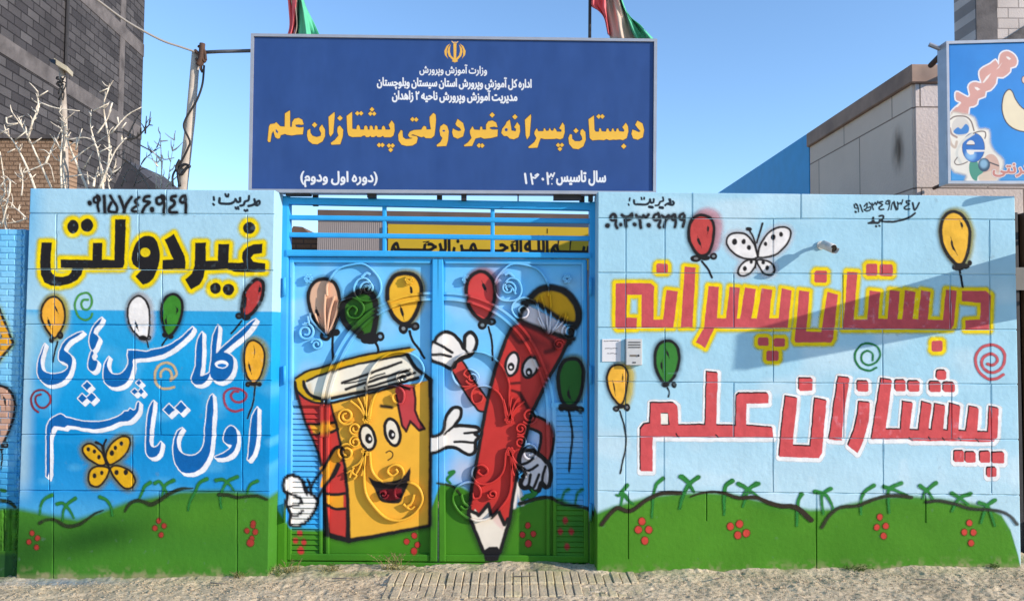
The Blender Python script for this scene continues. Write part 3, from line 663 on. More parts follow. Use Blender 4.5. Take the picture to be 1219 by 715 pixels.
def joints(segs):
    H = [s for s in segs if s[0] == 'h']; V = [s for s in segs if s[0] == 'v']
    def f(X, Y):
        d = np.full(X.shape, 9.0)
        for _, y0, y1, xa, xb in H:
            t = (X - xa) / (xb - xa); d = np.where((t >= 0) & (t <= 1), np.minimum(d, np.abs(Y - y0 - (y1 - y0) * t)), d)
        for _, x, ya, yb in V:
            d = np.where((Y >= ya) & (Y <= yb), np.minimum(d, np.abs(X - x)), d)
        return 0.012 * np.clip(1 - d / 0.82, 0, 1)
    return f
lrows = [253.7, 320.2, 385.8, 451.3, 516.8, 583.4]
JL = [('h', y, y + 1.6, 20, 330) for y in lrows]
for r, xs in enumerate(((163, 198), (67, 165, 294), (64, 193, 291), (62, 160, 290.5), (60.5, 191, 289.5), (58.5, 157.5, 288.5), (63, 189, 282))):
    for x in xs: JL.append(('v', x, lrows[r - 1] + (x - 20) * 0.005 if r else 224, lrows[r] + (x - 20) * 0.005 if r < 6 else 690 if x != 189 else 619))
JL[-2] = ('v', 189, 584, 619)
GL = joints(JL)
rrows = [259.6, 324.6, 389.6, 454.0, 519.2, 584.0]
JR = [('h', y, y + s, 706, 1216) for y, s in zip(rrows, (1.8, 2.2, 2.8, 3.2, 3.8, 5.0))]
for r, xs in enumerate(((824, 953.5, 1081.5), (745, 791.5, 920.5, 1050, 1178), (745, 873.5, 1003.5, 1131.5, 1178.5), (744.5, 791.5, 920.5, 1051, 1179), (744.5, 873.5, 1004.5, 1133, 1180), (744.5, 790.5, 920.5, 1051.5, 1180.5), (748, 841, 972, 1102))):
    for x in xs: JR.append(('v', x, rrows[r - 1] + (x - 706) * 0.006 if r else 226, (rrows[r] + (x - 706) * 0.006) if r < 6 else {748: 665, 841: 620, 972: 680, 1102: 622}[x]))
GR = joints(JR)

# ---- gate mural
ga, gb, gc, gd, ge, gf, gg, gh = zz(330, 220), zz(520, 220), zz(330, 330), zz(520, 330), zz(330, 440), zz(520, 440), zz(330, 550), zz(520, 550)
LEFT, RIGHT = [], []
LEFT.append(('painted_balloon', balloon(gc, '320,15 262,45 228,110 232,200 265,290 320,370 385,402 420,340 448,240 448,130 420,50 370,18', 'e2b495', 4.0, [(350, 425, 6.5, 6.0, '4a90c4'), (428, 400, 4.6, 4.4, None), (390, 410, 5, 4, None)], '405,430 400,520 405,600', [('285,215 290,255 315,300', 3.4)], sw=2.6), 'pink balloon'))
LEFT.append(('painted_balloon', balloon(gc, '620,100 525,145 475,205 480,300 535,375 620,430 688,418 715,300 715,205 690,130', '376f24', 7.0, [(680, 440, 10, 7, None), (748, 428, 5.2, 5.6, '8cb8d8'), (640, 455, 5, 4, None)], '712,470 730,510 732,550', [('560,330 600,390 650,410', 5.0)], '6f9a5a', sw=2.8), 'dark green balloon'))
LEFT.append(('painted_balloon', balloon(gc, '920,-28 852,-8 805,70 802,170 832,260 890,328 948,332 1000,270 1035,170 1045,70 1005,-8', 'f1bb36', 5.0, [(915, 372, 5.6, 6.2, '9aa6ac'), (1000, 355, 5.4, 5.0, '6a7074'), (955, 350, 5, 3, None)], '960,390 985,460 1030,520 1068,585', [('960,55 972,90 970,145', 3.2), ('888,195 905,250 920,310', 3.2)], 'c9c48a', sw=2.8, soft=1.8), 'yellow balloon'))
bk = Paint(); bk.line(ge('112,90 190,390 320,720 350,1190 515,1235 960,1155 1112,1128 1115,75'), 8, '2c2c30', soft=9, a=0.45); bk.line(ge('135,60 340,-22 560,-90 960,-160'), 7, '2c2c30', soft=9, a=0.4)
COVER = ge('385,240 520,205 800,140 1115,75 1112,1128 960,1150 700,1205 520,1232 510,900 490,700 430,400')
SPINE = ge('128,90 140,200 200,380 300,600 335,760 345,1000 365,1185 515,1225 510,900 490,700 430,400 385,240 260,225')
bk.fill(COVER, 'f4b83e', soft=1.4)
bk.fill(SPINE, 'c8403a', soft=1.4)
for q in ('228,385 300,392 415,385 432,425 380,450 262,458', '350,700 385,630 425,562 482,580 470,640 430,700 395,770 350,800', '360,905 480,905 480,1000 420,1005 360,970'): bk.fill(ge(q), 'eda52e', soft=1.6)
for q, wd in (('225,385 300,392 420,380', 3.4), ('262,462 380,455 440,428', 3.4), ('345,700 385,620 430,560 480,575', 4), ('350,800 410,770 450,690', 3.4), ('350,895 420,905 490,895', 3.6), ('355,975 420,1008 490,1005', 3.6)): bk.line(smooth(ge(q), n=4), wd, BLK, soft=1.6)
bk.fill(ge('195,80 330,30 600,-45 930,-102 965,-60 1050,30 1000,62 800,115 500,180 330,205 240,172'), 'f4efdd', soft=1.4)
bk.line(ge('250,180 400,190 620,150'), 5, 'e9c878', soft=8, a=0.6); bk.line(ge('230,110 240,160'), 4, 'e2b25c', soft=8, a=0.6)
bk.fill(smooth(ge('130,90 160,35 300,-12 560,-87 960,-158 962,-125 600,-47 330,30 215,78 205,120 250,185 330,212 330,235 250,228 165,180'), True, 2), 'd9ab1c', soft=1.4)
for q, wd in (('135,60 220,10 340,-22 560,-90 760,-130 960,-160', 2.6), ('215,80 330,32 600,-45 930,-108', 3.0), ('190,85 200,130 250,185 340,208 500,182 800,118 1020,58', 4.0), ('128,90 150,160 250,228 385,240 600,190 830,128', 3.2), ('940,-110 1000,-20 1060,30 1115,75', 4.6), ('470,95 700,15 900,-55', 3.4), ('500,140 750,60 960,0', 3.6), ('640,130 800,85 1000,20', 3.4), ('490,100 600,80 780,25', 2.0)):
    bk.line(smooth(ge(q), n=4), wd, BLK, soft=1.8)
bk.fill(smooth(ge('890,105 990,118 1002,200 1000,290 1030,370 1068,425 1030,438 965,372 935,447 905,400 885,300 868,200 855,150'), True, 2), 'c2464a', soft=1.3)
for q, wd in (('990,118 1002,200 1000,290 1030,370 1068,425', 3.0), ('1068,425 1030,438 965,372 935,447 905,400 885,300 862,180', 3.0), ('820,125 900,118 960,140', 3.0)): bk.line(ge(q), wd, '3c2024', soft=1.6)
for q, wd in (('385,240 430,400 490,700 510,900 515,1230', np.array([3, 3.4, 4, 4.4, 6])), ('128,90 150,200 205,385 300,600 335,760 348,1000 365,1190', np.array([3, 4, 3.4, 3.4, 4, 5, 6])), ('360,1190 440,1215 520,1235', np.array([6, 6, 6])), ('515,1235 700,1205 960,1155 1100,1128', np.array([5, 4.4, 4, 3.6])), ('1112,75 1115,400 1112,700 1108,1120', np.array([6, 4.6, 4.6, 4.6]))): bk.line(ge(q), wd, BLK, soft=2.4)
for cx, cy, rx, ry, px_, py_ in ((655, 490, 60, 98, 664, 497), (836, 452, 60, 104, 832, 468)):
    bk.fill(ell(*ge(f'{cx},{cy}')[0], rx / K6 + 1, ry / K6 + 1, -14), BLK, soft=1.3); bk.fill(ell(*ge(f'{cx},{cy}')[0], (rx - 18) / K6, (ry - 18) / K6, -14), 'f1ead6', soft=1.2)
    bk.fill(ell(*ge(f'{px_},{py_}')[0], 4.4, 6.2, -12), BLK, soft=1.3); bk.fill(ell(*ge(f'{px_ + 8},{py_ + 2}')[0], 1.4, 1.9), 'f4f2ee', soft=1.0)
bk.line(ge('755,262 830,272'), 4.2, '3a3024', soft=3.0)
bk.line(smooth(ge('790,600 815,588 838,605 832,635 806,655')), 1.5, '3a2c20', soft=1.1)
bk.fill(smooth(gg('660,105 700,128 760,140 870,130 930,90 965,35 962,130 930,200 900,280 860,298 780,290 735,262 705,190'), True, 2), '2a2426', soft=1.6)
bk.fill(smooth(gg('742,205 800,195 900,190 888,250 855,272 790,272 760,240'), True, 2), '86222c', soft=2.4)
bk.line(gg('800,150 880,150 930,120'), 2.2, '39332c', soft=2)
for q in ((gg('300,40 330,90 310,180 350,180 400,90 440,20 400,0'), 'e9a02c'),): bk.fill(q[0], q[1], soft=1.8)
bk.line(smooth(gg('440,10 390,110 340,180 290,260 255,250 245,180 300,90 350,20')), 4.0, BLK, soft=2.2)
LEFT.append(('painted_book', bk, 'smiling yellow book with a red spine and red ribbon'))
def glove(z, outline, lines, ow=3.6, c='f1eee8'):
    g = Paint(); o = smooth(z(outline), True, 4); g.fill(o, c, soft=1.3)
    g.line(np.vstack([o, o[:1]]), ow, BLK, soft=1.5)
    for q, wd in lines: g.line(smooth(z(q), n=4), wd, BLK, soft=1.4)
    return g
hnd1 = glove(gg, '48,130 80,98 125,95 175,125 200,180 225,215 290,260 285,320 240,400 180,450 120,462 88,440 95,370 60,300 75,240 45,195', [('60,215 110,235 165,260 175,285', 3.6), ('85,320 140,310 180,290', 3.4), ('95,380 140,385 185,350', 3.4), ('175,125 200,140 195,190 215,230', 3.0), ('220,125 235,160 200,200', 3.0)], 4.2)
hnd2 = glove(gf, '-75,490 -10,480 45,445 66,345 120,275 172,282 170,340 130,405 170,402 285,415 305,440 275,462 300,485 280,520 275,590 225,612 140,565 70,562 -10,600 -75,590', [('130,405 85,440', 3.2), ('200,460 285,450', 3.2), ('130,520 200,520 270,528', 3.2), ('75,445 55,470', 2.4)], 4.2)
LEFT.append(('painted_hand', hnd1, 'white gloved hand of the book')); 
RIGHT.append(('painted_balloon', balloon(gd, '300,-40 242,0 214,80 222,170 260,250 330,312 380,280 408,200 422,90 398,10 350,-35', 'd24a48', 4.6, [(330, 345, 5.4, 5.8, '8fa4b0'), (398, 322, 5.4, 4.6, '7f98a8'), (365, 325, 5, 3, None)], '375,360 398,450 402,540 405,600', [('325,25 345,70 362,105', 3.6)], 'd8a0b0', sw=2.2, soft=2.0), 'red balloon'))
RIGHT.append(('painted_balloon', balloon(gd, '980,590 922,612 888,680 882,770 900,870 940,930 1000,920 1040,850 1062,750 1060,660 1032,605', '2c6a2a', 4.4, [(905, 942, 4.4, 4.6, None), (1040, 958, 5.0, 4.6, '55706a'), (970, 945, 10, 4.4, None)], '960,985 980,1090 982,1180 968,1300 960,1410', [('960,790 955,850 985,900', 3.0)], '88a890', sw=3.0), 'dark green balloon'))
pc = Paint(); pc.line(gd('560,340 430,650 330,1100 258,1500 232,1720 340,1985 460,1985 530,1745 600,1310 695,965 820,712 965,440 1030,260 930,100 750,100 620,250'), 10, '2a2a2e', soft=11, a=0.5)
BODY = gd('600,320 960,440 900,575 820,712 780,790 690,965 650,1130 600,1310 570,1490 530,1745 490,1790 440,1700 400,1750 380,1660 310,1720 280,1680 230,1720 260,1500 285,1360 330,1100 370,870 430,640 510,420')
WOOD = gd('230,1720 280,1680 310,1720 380,1660 400,1750 440,1700 490,1790 530,1740 460,1985 340,1985')
arm1 = smooth(gf('150,-25 180,20 240,125 330,250'), n=4); pc.line(arm1, 19, BLK, soft=1.8); pc.line(arm1, 14.5, 'cf4640', soft=1.4)
arm2 = smooth(gf('640,365 740,395 800,450 795,560 770,640'), n=4); pc.line(arm2, 19, BLK, soft=1.8); pc.line(arm2, 12, 'b8403c', soft=1.4)
pc.line(gd('620,1640 585,1500 560,1660'), 5, 'f0ede4', soft=4)
pc.fill(BODY, 'c83a36', soft=1.4); pc.line(gd('600,400 720,460 850,520'), 9, '4a181c', soft=13, a=0.55); pc.line(gd('800,640 700,900 640,1100'), 5, '4a181c', soft=11, a=0.4); pc.fill(WOOD, 'f1e7d6', soft=1.3)  # dark maroon strokes put shade into the pencil's body colour
pc.fill(gd('400,1750 440,1700 490,1790 480,1830 430,1790'), 'eccfc4', soft=4)
pc.fill(smooth(gd('690,150 750,108 830,95 920,120 985,190 1005,260 1000,322 930,330 830,272 740,195'), True, 3), 'e0a818', soft=1.5)
pc.fill(gd('620,250 668,208 800,270 945,362 930,432 800,392 610,312'), 'dcdbe4', soft=1.4)
for q, wd in (('670,160 740,95 830,75 930,105 1000,180 1030,260 1020,330 985,370', 8), ('625,185 700,178 760,205 850,270 940,325 1000,335', 5.6), ('600,310 650,335 800,392 930,432 985,440', 6.6), ('605,310 612,260 650,205', 5.6), ('985,365 965,440 960,470', 6.4)): pc.line(smooth(gd(q), n=4), wd, BLK, soft=4.0)
for q, wd in (('560,340 510,430 430,650 372,870 330,1100 285,1360 258,1500 232,1720 340,1985', 4.2), ('965,440 900,575 820,712 695,965 650,1130 600,1310 570,1490 530,1745 460,1985', 4.2)): pc.line(gd(q), wd, BLK, soft=2.0)
pc.line(gd('235,1690 290,1710 305,1725 375,1640 395,1740 445,1690 490,1790 515,1750'), 4.6, BLK, soft=2.0)
pc.fill(gd('335,1985 380,1950 440,1950 468,1985 445,2050 385,2062 345,2030'), BLK, soft=1.8)
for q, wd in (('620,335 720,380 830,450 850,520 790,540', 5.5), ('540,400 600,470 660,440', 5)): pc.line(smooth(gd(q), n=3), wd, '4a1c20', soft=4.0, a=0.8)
for cx, cy, rx, ry, rot, px_, py_ in ((545, 628, 52, 92, 12, 538, 648), (678, 650, 58, 86, 22, 670, 688)):
    pc.fill(ell(*gd(f'{cx},{cy}')[0], rx / K6 + .8, ry / K6 + .8, rot), BLK, soft=1.6); pc.fill(ell(*gd(f'{cx},{cy}')[0], (rx - 17) / K6, (ry - 17) / K6, rot), 'e9e2e2', soft=1.3)
    pc.fill(ell(*gd(f'{px_},{py_}')[0], 4.2, 5.2), BLK, soft=1.3); pc.fill(ell(*gd(f'{px_ - 2},{py_ + 3}')[0], 1.5, 1.7), 'f6f4f2', soft=0.9)
for q in ('540,770 600,765', '545,820 600,835'): pc.line(gd(q), 3.2, '5a2020', soft=2.6)
pc.line(smooth(gf('600,170 640,240 660,270')), 5, '4a1c1e', soft=3.0)
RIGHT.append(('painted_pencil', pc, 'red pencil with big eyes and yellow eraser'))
hnd3 = glove(gd, '-60,540 -40,480 -15,460 5,425 60,395 120,415 170,470 200,515 205,430 245,398 285,440 282,510 240,565 185,590 130,620 105,660 40,630 -40,600', [('-20,470 40,500 110,545', 3.6), ('-50,560 30,560 100,575', 3.4), ('205,520 235,560', 3.0), ('130,650 160,590 250,560', 3.4)], 4.4)
hnd4 = glove(gf, '598,640 620,590 680,580 735,610 790,660 818,690 828,760 815,830 790,850 760,820 740,870 705,880 672,850 632,855 608,820 640,740 605,700', [('640,740 690,720 730,690', 3.6), ('740,760 715,830 705,850', 3.6), ('680,760 670,820 660,840', 3.6), ('790,700 770,760 765,810', 3.6), ('610,690 660,670 700,640', 3.6)], 5.6, 'dedbe0')
RIGHT.append(('painted_hand', hnd2, 'open white glove reaching from the book'))
RIGHT.append(('painted_hand', hnd3, 'raised white glove of the pencil'))
RIGHT.append(('painted_hand', hnd4, 'lowered pale glove of the pencil'))
for L, cs in ((LEFT, [(357, 634, 1), (352, 643, 1), (362, 645, 1), (358, 655, 1.3)]), (LEFT, [(484, 644), (493, 637), (497, 648), (493, 656, 1.2)]), (RIGHT, [(628.5, 625), (622, 636), (635, 635), (629, 646.5, 1.2)]), (RIGHT, [(673, 619), (667, 632), (680, 632), (675, 650)])):
    L.append(('painted_flower', flower(cs, 3.0, 'c23c38'), None))
for s in (['95,75 125,70 75,120 100,150'], ['620,265 700,225 690,200', '680,260 720,220 640,240'], ['955,200 925,215 905,275'], ['1055,195 1020,225 1000,310']): RIGHT.append(('painted_grass_tuft', tuft(gh, *s), None))
hl = Paint(); hl.line(smooth(gh('0,150 60,160 120,175 170,230'), n=4), 2.6, '2e3a24', soft=2); hl.line(smooth(gh('600,300 680,275 760,255 830,258 880,285 950,310 1060,325 1110,345 1150,385'), n=4), 4.2, '2c3026', soft=2.2)
RIGHT.append(('painted_hill_outline', hl, None))
lead = Paint(); lead.fill(gh('345,690 450,690 440,712 400,722 350,715'), BLK, soft=1.5)

def bg_gate(X, Y):
    c = grad(Y, ((230, '44b0f2'), (305, '58bcf8'), (330, '78ccfe'), (470, '78ccfe'), (600, '40b2f2'), (630, '38aaea')))
    n = vnoise(X, Y, 26, 21); c = lerp3(c, lin('a9d4f2')[None], sstep(0.6, 0.95, n) * 0.5 * sstep(300, 340, Y))
    fr = np.where((X < 346) | (X > 694) | (Y < 312) | (np.abs(X - 521) < 9), 1.0, 0.0)
    c = lerp3(c, lin('30acf2')[None], fr * 0.8)
    for x, y, r, h in ((560, 470, 26, 'd5c9da'), (552, 560, 20, 'd8cfd6'), (604, 640, 14, 'c9d3b0'), (640, 525, 16, 'ccd2ea'), (430, 465, 18, 'a9c4d6'), (585, 330, 16, 'b7a6c4')):
        c = lerp3(c, lin(h)[None], np.exp(-((X - x) ** 2 + (Y - y) ** 2) / r ** 2) * 0.7)
    h = np.interp(X, (325, 345, 385, 420, 510, 524, 548, 570, 600, 612, 640, 665, 690, 716), (598, 628, 630, 628, 615, 575, 578, 590, 606, 604, 592, 592, 602, 612))
    g = np.broadcast_to(lin('4d8f22'), c.shape); n = vnoise(X, Y, 30, 31); g = lerp3(g, lin('3e7d22')[None], n)
    return lerp3(c, g, sstep(-3, 3, Y - h))
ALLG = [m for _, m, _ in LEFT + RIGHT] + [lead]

# ------------------------------------------------------------------ ground
za, zb = P(20, 688, 0.0), P(1216, 673, 0.0)
kz = (zb[2] - za[2]) / (zb[0] - za[0])
def gz(x): return za[2] + kz * (np.clip(x, -4.5, 4.5) - za[0])
M_GROUND = mat('dusty_gravel', (250, 226, 184), rough=0.95, spec=0.1, noise=0.16, nscale=3.0, bump=0.8, bscale=130, c2=(178, 156, 124), c2scale=42.0, c2lo=0.46, c2hi=0.68)
n_, l_ = M_GROUND.node_tree.nodes, M_GROUND.node_tree.links
xs = np.array([-300, -60, -20, -8, -4.5, 0, 4.5, 8, 20, 60, 300.0]); ys = np.array([-120, -30, -8, -3, -1.4, -0.5, 0.6, 2, 6, 20, 60, 400.0])
gx, gy = np.meshgrid(xs, ys); V = np.stack([gx.ravel(), gy.ravel(), gz(gx.ravel()) - 0.035], 1)
idx = np.arange(len(V)).reshape(gx.shape); F = np.stack([idx[:-1, :-1], idx[:-1, 1:], idx[1:, 1:], idx[1:, :-1]], -1).reshape(-1, 4)
structure(new_obj('ground', V, F, M_GROUND))
def bumps(x, y):
    return (vnoise(x + 50, y + 50, 0.31, 1) - 0.5) * 0.010 + (vnoise(x + 50, y + 50, 0.09, 2) - 0.5) * 0.013 + (vnoise(x + 50, y + 50, 0.03, 4) - 0.5) * 0.009 + (vnoise(x + 50, y + 50, 0.014, 6) - 0.5) * 0.005
xs = np.arange(-4.6, 4.9, 0.0075); ys = np.concatenate([np.arange(-2.2, -0.75, 0.05), np.arange(-0.75, 0.28, 0.0075)])
gx, gy = np.meshgrid(xs, ys); x, y = gx.ravel(), gy.ravel()
z = gz(x) + bumps(x, y) + 0.016 * np.exp(np.minimum(y, 0) / 0.05) * (0.35 + vnoise(x, y, 0.2, 12)) - 0.014
inr = sstep(-0.78, -0.70, x) * sstep(0.86, 0.78, x) * sstep(-0.42, -0.36, y)
z = z - 0.003 * inr
V = np.stack([x, y, z], 1); idx = np.arange(len(V)).reshape(gx.shape)
F = np.stack([idx[:-1, :-1], idx[:-1, 1:], idx[1:, 1:], idx[1:, :-1]], -1).reshape(-1, 4)
M_ROAD = mat('roadside_dirt', None, rough=0.95, spec=0.05, noise=0.2, nscale=3.0, bump=0.6, bscale=170, c2=(172, 156, 130), c2scale=75.0, c2lo=0.52, c2hi=0.70)
c = np.tile(lin('e6d4b4'), (len(x), 1)); big = vnoise(x + 9, y * 2 + 9, 0.35, 15); c = lerp3(c, lin('d6c4a4')[None], big * 0.7)
sp_ = vnoise(x, y, 0.011, 16); c = lerp3(c, lin('6e6250')[None], sstep(0.74, 0.92, sp_) * 0.8)
foot = np.exp(np.minimum(y, 0) / 0.05) * sstep(0.25, 0.75, vnoise(x + 3, y + 3, 0.12, 17))
c = lerp3(c, lin('6a8a44')[None], foot * 0.55); c = lerp3(c, lin('6f93ac')[None], np.exp(-((x + 2.85) / 0.35) ** 2) * np.exp(-((y + 0.05) / 0.05) ** 2) * 0.7)
structure(new_obj('roadside', V, F, M_ROAD, smooth_=True, cols=np.concatenate([c, np.ones((len(c), 1))], 1)))
# loose gravel, one mass
PEB = [mat('pebble', c, rough=0.9, spec=0.1, noise=0.2, nscale=30) for c in ((206, 188, 158),)]
mb = MB()
for _ in range(3800):
    x = rnd.uniform(-3.8, 4.2); y = -abs(rnd.gauss(0, 0.30)); r = rnd.uniform(0.0018, 0.0052) * (2.0 if rnd.random() < 0.035 else 1)
    if -0.78 < x < 0.86 and y > -0.36 and rnd.random() < 0.85: continue
    zc = float(gz(x) + bumps(np.array([x]), np.array([y]))[0] - 0.012) + r * 0.35
    q = []
    for i in range(3):
        for k in range(5):
            a = 2 * math.pi * (k + 0.5 * i) / 5; rr_ = r * (0.75, 1, 0.6)[i] * rnd.uniform(0.75, 1.25)
            q.append((x + math.cos(a) * rr_ * 1.3, y + math.sin(a) * rr_, zc + (-0.5, 0.1, 0.6)[i] * r))
    mb.add(q, [tuple(range(10, 15))] + [(i * 5 + k, i * 5 + (k + 1) % 5, i * 5 + 5 + (k + 1) % 5, i * 5 + 5 + k) for i in (0, 1) for k in range(5)])
o = mb.build('gravel', PEB[0]); o['kind'] = 'stuff'
# brick ramp before the gate
M_PAVER = mat('paver', (214, 198, 166), rough=0.95, spec=0.1, noise=0.18, nscale=9, bump=0.6, bscale=60, c2=(204, 192, 146), c2scale=5, c2lo=0.5, c2hi=0.75)
mb = MB(); x = -0.76
while x < 0.80:
    wd = 0.052 + rnd.uniform(-0.004, 0.004)
    for (y0, y1) in ((-0.20, 0.015), (-0.405, -0.206)):
        zt = float(gz(x)) + 0.002 + rnd.uniform(-0.004, 0.004) + (y0 + 0.2) * 0.05 + (-0.008 if x > 0.42 else 0)
        mb.box(x, x + wd - 0.006, y0 + rnd.uniform(-0.006, 0.004), y1, zt - 0.05, zt, bev=0.004)
    x += wd
structure(mb.build('brick_ramp', M_PAVER))

# ------------------------------------------------------------------ mural walls
def mural(name, label, c4, bg, groove, items):
    t = thing(name, label, 'wall')
    slab('masonry', c4, 0.0, 0.22, 0.8, bg, (), M_WALL, t, groove)
    for i, (nm, m, lb) in enumerate(items):
        step = 0.62 if 'lettering' in nm else 0.75
        x0, x1 = c4[3][0], c4[2][0]
        paint_obj(nm, m, 0.0, M_SPRAY, t, step, groove, label=lb, layer=i + 1)
    return t
mural('mural_wall', 'painted block wall with blue script lettering and a yellow butterfly', [(36, 224.3), (327, 226.6), (319, 690), (19, 695)], bg_left, GL, LW)
mural('mural_wall', 'painted block wall with red block lettering and a white butterfly', [(712, 228.2), (1208, 233.6), (1215.5, 680), (710.5, 690)], bg_right, GR, RW)

# ------------------------------------------------------------------ gate
YG = 0.20
gate = thing('double_gate', 'blue metal double gate painted with a book and a pencil', 'gate')
def bar(name, c4, Y, dep, parent, step=1.6, m=M_GATE, bev=0.003): return slab(name, c4, Y, dep, step, bg_gate, ALLG, m, parent, bev=bev)
def px4(x0, y0, x1, y1, sl=0.012): return [(x0, y0 + (x0 - 521) * sl), (x1, y0 + (x1 - 521) * sl), (x1, y1 + (x1 - 521) * sl), (x0, y1 + (x0 - 521) * sl)]
# fixed frame
bar('jamb', [(334, 233), (343.5, 233), (340, 690), (328.5, 690)], YG - 0.03, 0.08, gate)
bar('jamb', [(702, 240), (714.5, 240), (714.5, 690), (702, 690)], YG - 0.03, 0.08, gate)
bar('top_rail', [(342, 234.5), (704, 241), (704, 250), (342, 242.5)], YG - 0.03, 0.06, gate)
bar('middle_rail', [(340, 297), (704, 301), (704, 307), (340, 304.5)], YG - 0.04, 0.07, gate)
for y0, y1 in ((257.3, 262.8), (278.0, 283.4)): bar('grille_bar', [(342, y0 - 1.6), (704, y0 + 2.9), (704, y1 + 2.9), (342, y1 - 1.6)], YG - 0.012, 0.03, gate)
for x in (457.5, 586.5): bar('grille_bar', [(x - 2.6, 240), (x + 2.2, 240), (x + 2.2, 301), (x - 2.6, 301)], YG - 0.006, 0.022, gate)
bar('threshold', [(330, 668), (714, 671), (714, 692), (330, 690)], YG - 0.01, 0.06, gate)

def strip(parent, name, lines, Yf, Yb, hw=0.95):
    """flat iron bent on edge: runs along the line, stands from Yb out to Yf"""
    V, F, XX, ZZ = [], [], [], []; o = 0
    for p, k in lines:
        q = smooth(p, n=4); d = np.gradient(q, axis=0); nr = np.stack([-d[:, 1], d[:, 0]], 1); nr /= np.maximum(np.linalg.norm(nr, axis=1), 1e-6)[:, None]
        a, b = q - nr * hw * k, q + nr * hw * k; a2, b2 = q - nr * hw * k * 0.55, q + nr * hw * k * 0.55; n = len(q)
        A, B, A2, B2 = (P(v[:, 0], v[:, 1], Yf) for v in (a, b, a2, b2))
        A[:, 1] += 0.003; B[:, 1] += 0.003
        Ab, Bb = A.copy(), B.copy(); Ab[:, 1] = Yb; Bb[:, 1] = Yb
        V += [Ab, A, A2, B2, B, Bb]; XX += [a[:, 0], a[:, 0], a2[:, 0], b2[:, 0], b[:, 0], b[:, 0]]; ZZ += [a[:, 1], a[:, 1], a2[:, 1], b2[:, 1], b[:, 1], b[:, 1]]
        for j in range(5):
            i = np.arange(n - 1) + o + j * n; F.append(np.stack([i, i + 1, i + n + 1, i + n], 1))
        o += 6 * n
    return new_obj(name, np.concatenate(V), np.concatenate(F), M_GATE, parent, cols=paint_cols(np.concatenate(XX), np.concatenate(ZZ), bg_gate, ALLG))
def spi(cx, cy, r0, r1, a0, turns, n=20):
    t = np.linspace(0, 1, n); a = R(a0) + 2 * np.pi * turns * t; r = r0 + (r1 - r0) * t
    return np.stack([cx + r * np.cos(a), cy + r * np.sin(a)], 1)
SCR = [(pts('389,352 389.5,338 400.7,321 419,314.7 435,315 449,328 453.5,340 451,351 443,357.5 429,357 422,350 421.5,341 426,333 435,331 441,338 438,346'), 1.0),
       (spi(437, 343, 9, 2.5, 150, 1.4), 1.0), (pts('428,350 433,342 441,340'), 1.0), (pts('430,330 436,325 441,327'), 1.4),
       (pts('402,366 405,359 419,354 430,360 432.5,369 426,378 416,377 413,370 419,364 424.5,368 422,374'), 1.0),
       (spi(363.5, 395, 10.5, 3, -100, 1.6), 1.1), (spi(376.5, 410, 7, 2, 200, 1.5), 1.0), (pts('366,376 367,385 360,386'), 1.2),
       *[(pts(s), 1.0) for s in ('388,398 379,386 374,373', '388,398 386,370 387,350', '389,398 392,372 398,352', '390,398 399,376 403,356', '387,398 371,382 368,372', '391,398 398,386 402,378')],
       (pts('436,468 436,456 443,438 455.5,425 469.5,419 486,419.6 499,428 504.5,440.5 500,454.5 490.5,460 478,457 472,449 476.5,442 485,439 490,445 484,450'), 1.0),
       (pts('434,500 435.5,484 436,468'), 1.1), (pts('440,496 443,478 450,466 464,459 476.5,461.5 481,470 478,480 469.5,478 467,471 472,468'), 1.0),
       (spi(480, 450, 8, 2, 20, 1.4), 1.0), (spi(411.5, 495, 10.5, 2.5, 40, 1.7), 1.1), (spi(422.5, 510, 7.5, 2, 60, 1.5), 1.0), (spi(422.5, 526, 7.5, 2, -60, -1.5), 1.0), (spi(411.5, 538.5, 11, 2.5, -40, -1.7), 1.1),
       *[(pts(s), 1.0) for s in ('436,499 428,486 417,477', '436,499 430,482 425,473', '436,499 435,484 433,472', '437,499 440,486 443,475', '435,537 428,550 419,556', '435,537 428,556 424,563', '435,537 433,556 430,566', '421,556 419,562 424,566 421,570', '412,563 418,560 416,568')],
       (pts('434,538 433,558 435,586 446,604 460,616.7 475.5,619.5 489.5,614 499,604 503,593 498,580 487,574 475.5,575.5 470,583 471,591.5 478,593 480,586'), 1.1),
       (pts('440,538 442,558 449,569 460,575.5 473,575 480,566 478,556.6 470,553 463,556.6 461.5,562 467,566 473,562 471,558'), 1.05),
       (spi(456, 588, 6, 1.5, 0, 1.4), 1.0), (pts('484,603 490,598 493,588'), 1.2), (pts('480,600 488,606 494,602'), 1.0)]
for cx, cy in ((367, 331.5), (487, 332.5), (436.5, 499), (435, 537)):
    SCR.append([(spi(cx + 3.4 * math.cos(k * 1.047), cy + 3.4 * math.sin(k * 1.047), 1.5, 1.2, 0, 0.95, 6), 0.9) for k in range(6)])
ARCH = smooth(pts('518,352.5 500,353 478,357 455,366.5 438,378 421,395 409,413 399,434 391,457 387,480 386.6,520'), n=6)
def mir(p): q = p.copy(); q[:, 0] = 1042 - q[:, 0]; return q
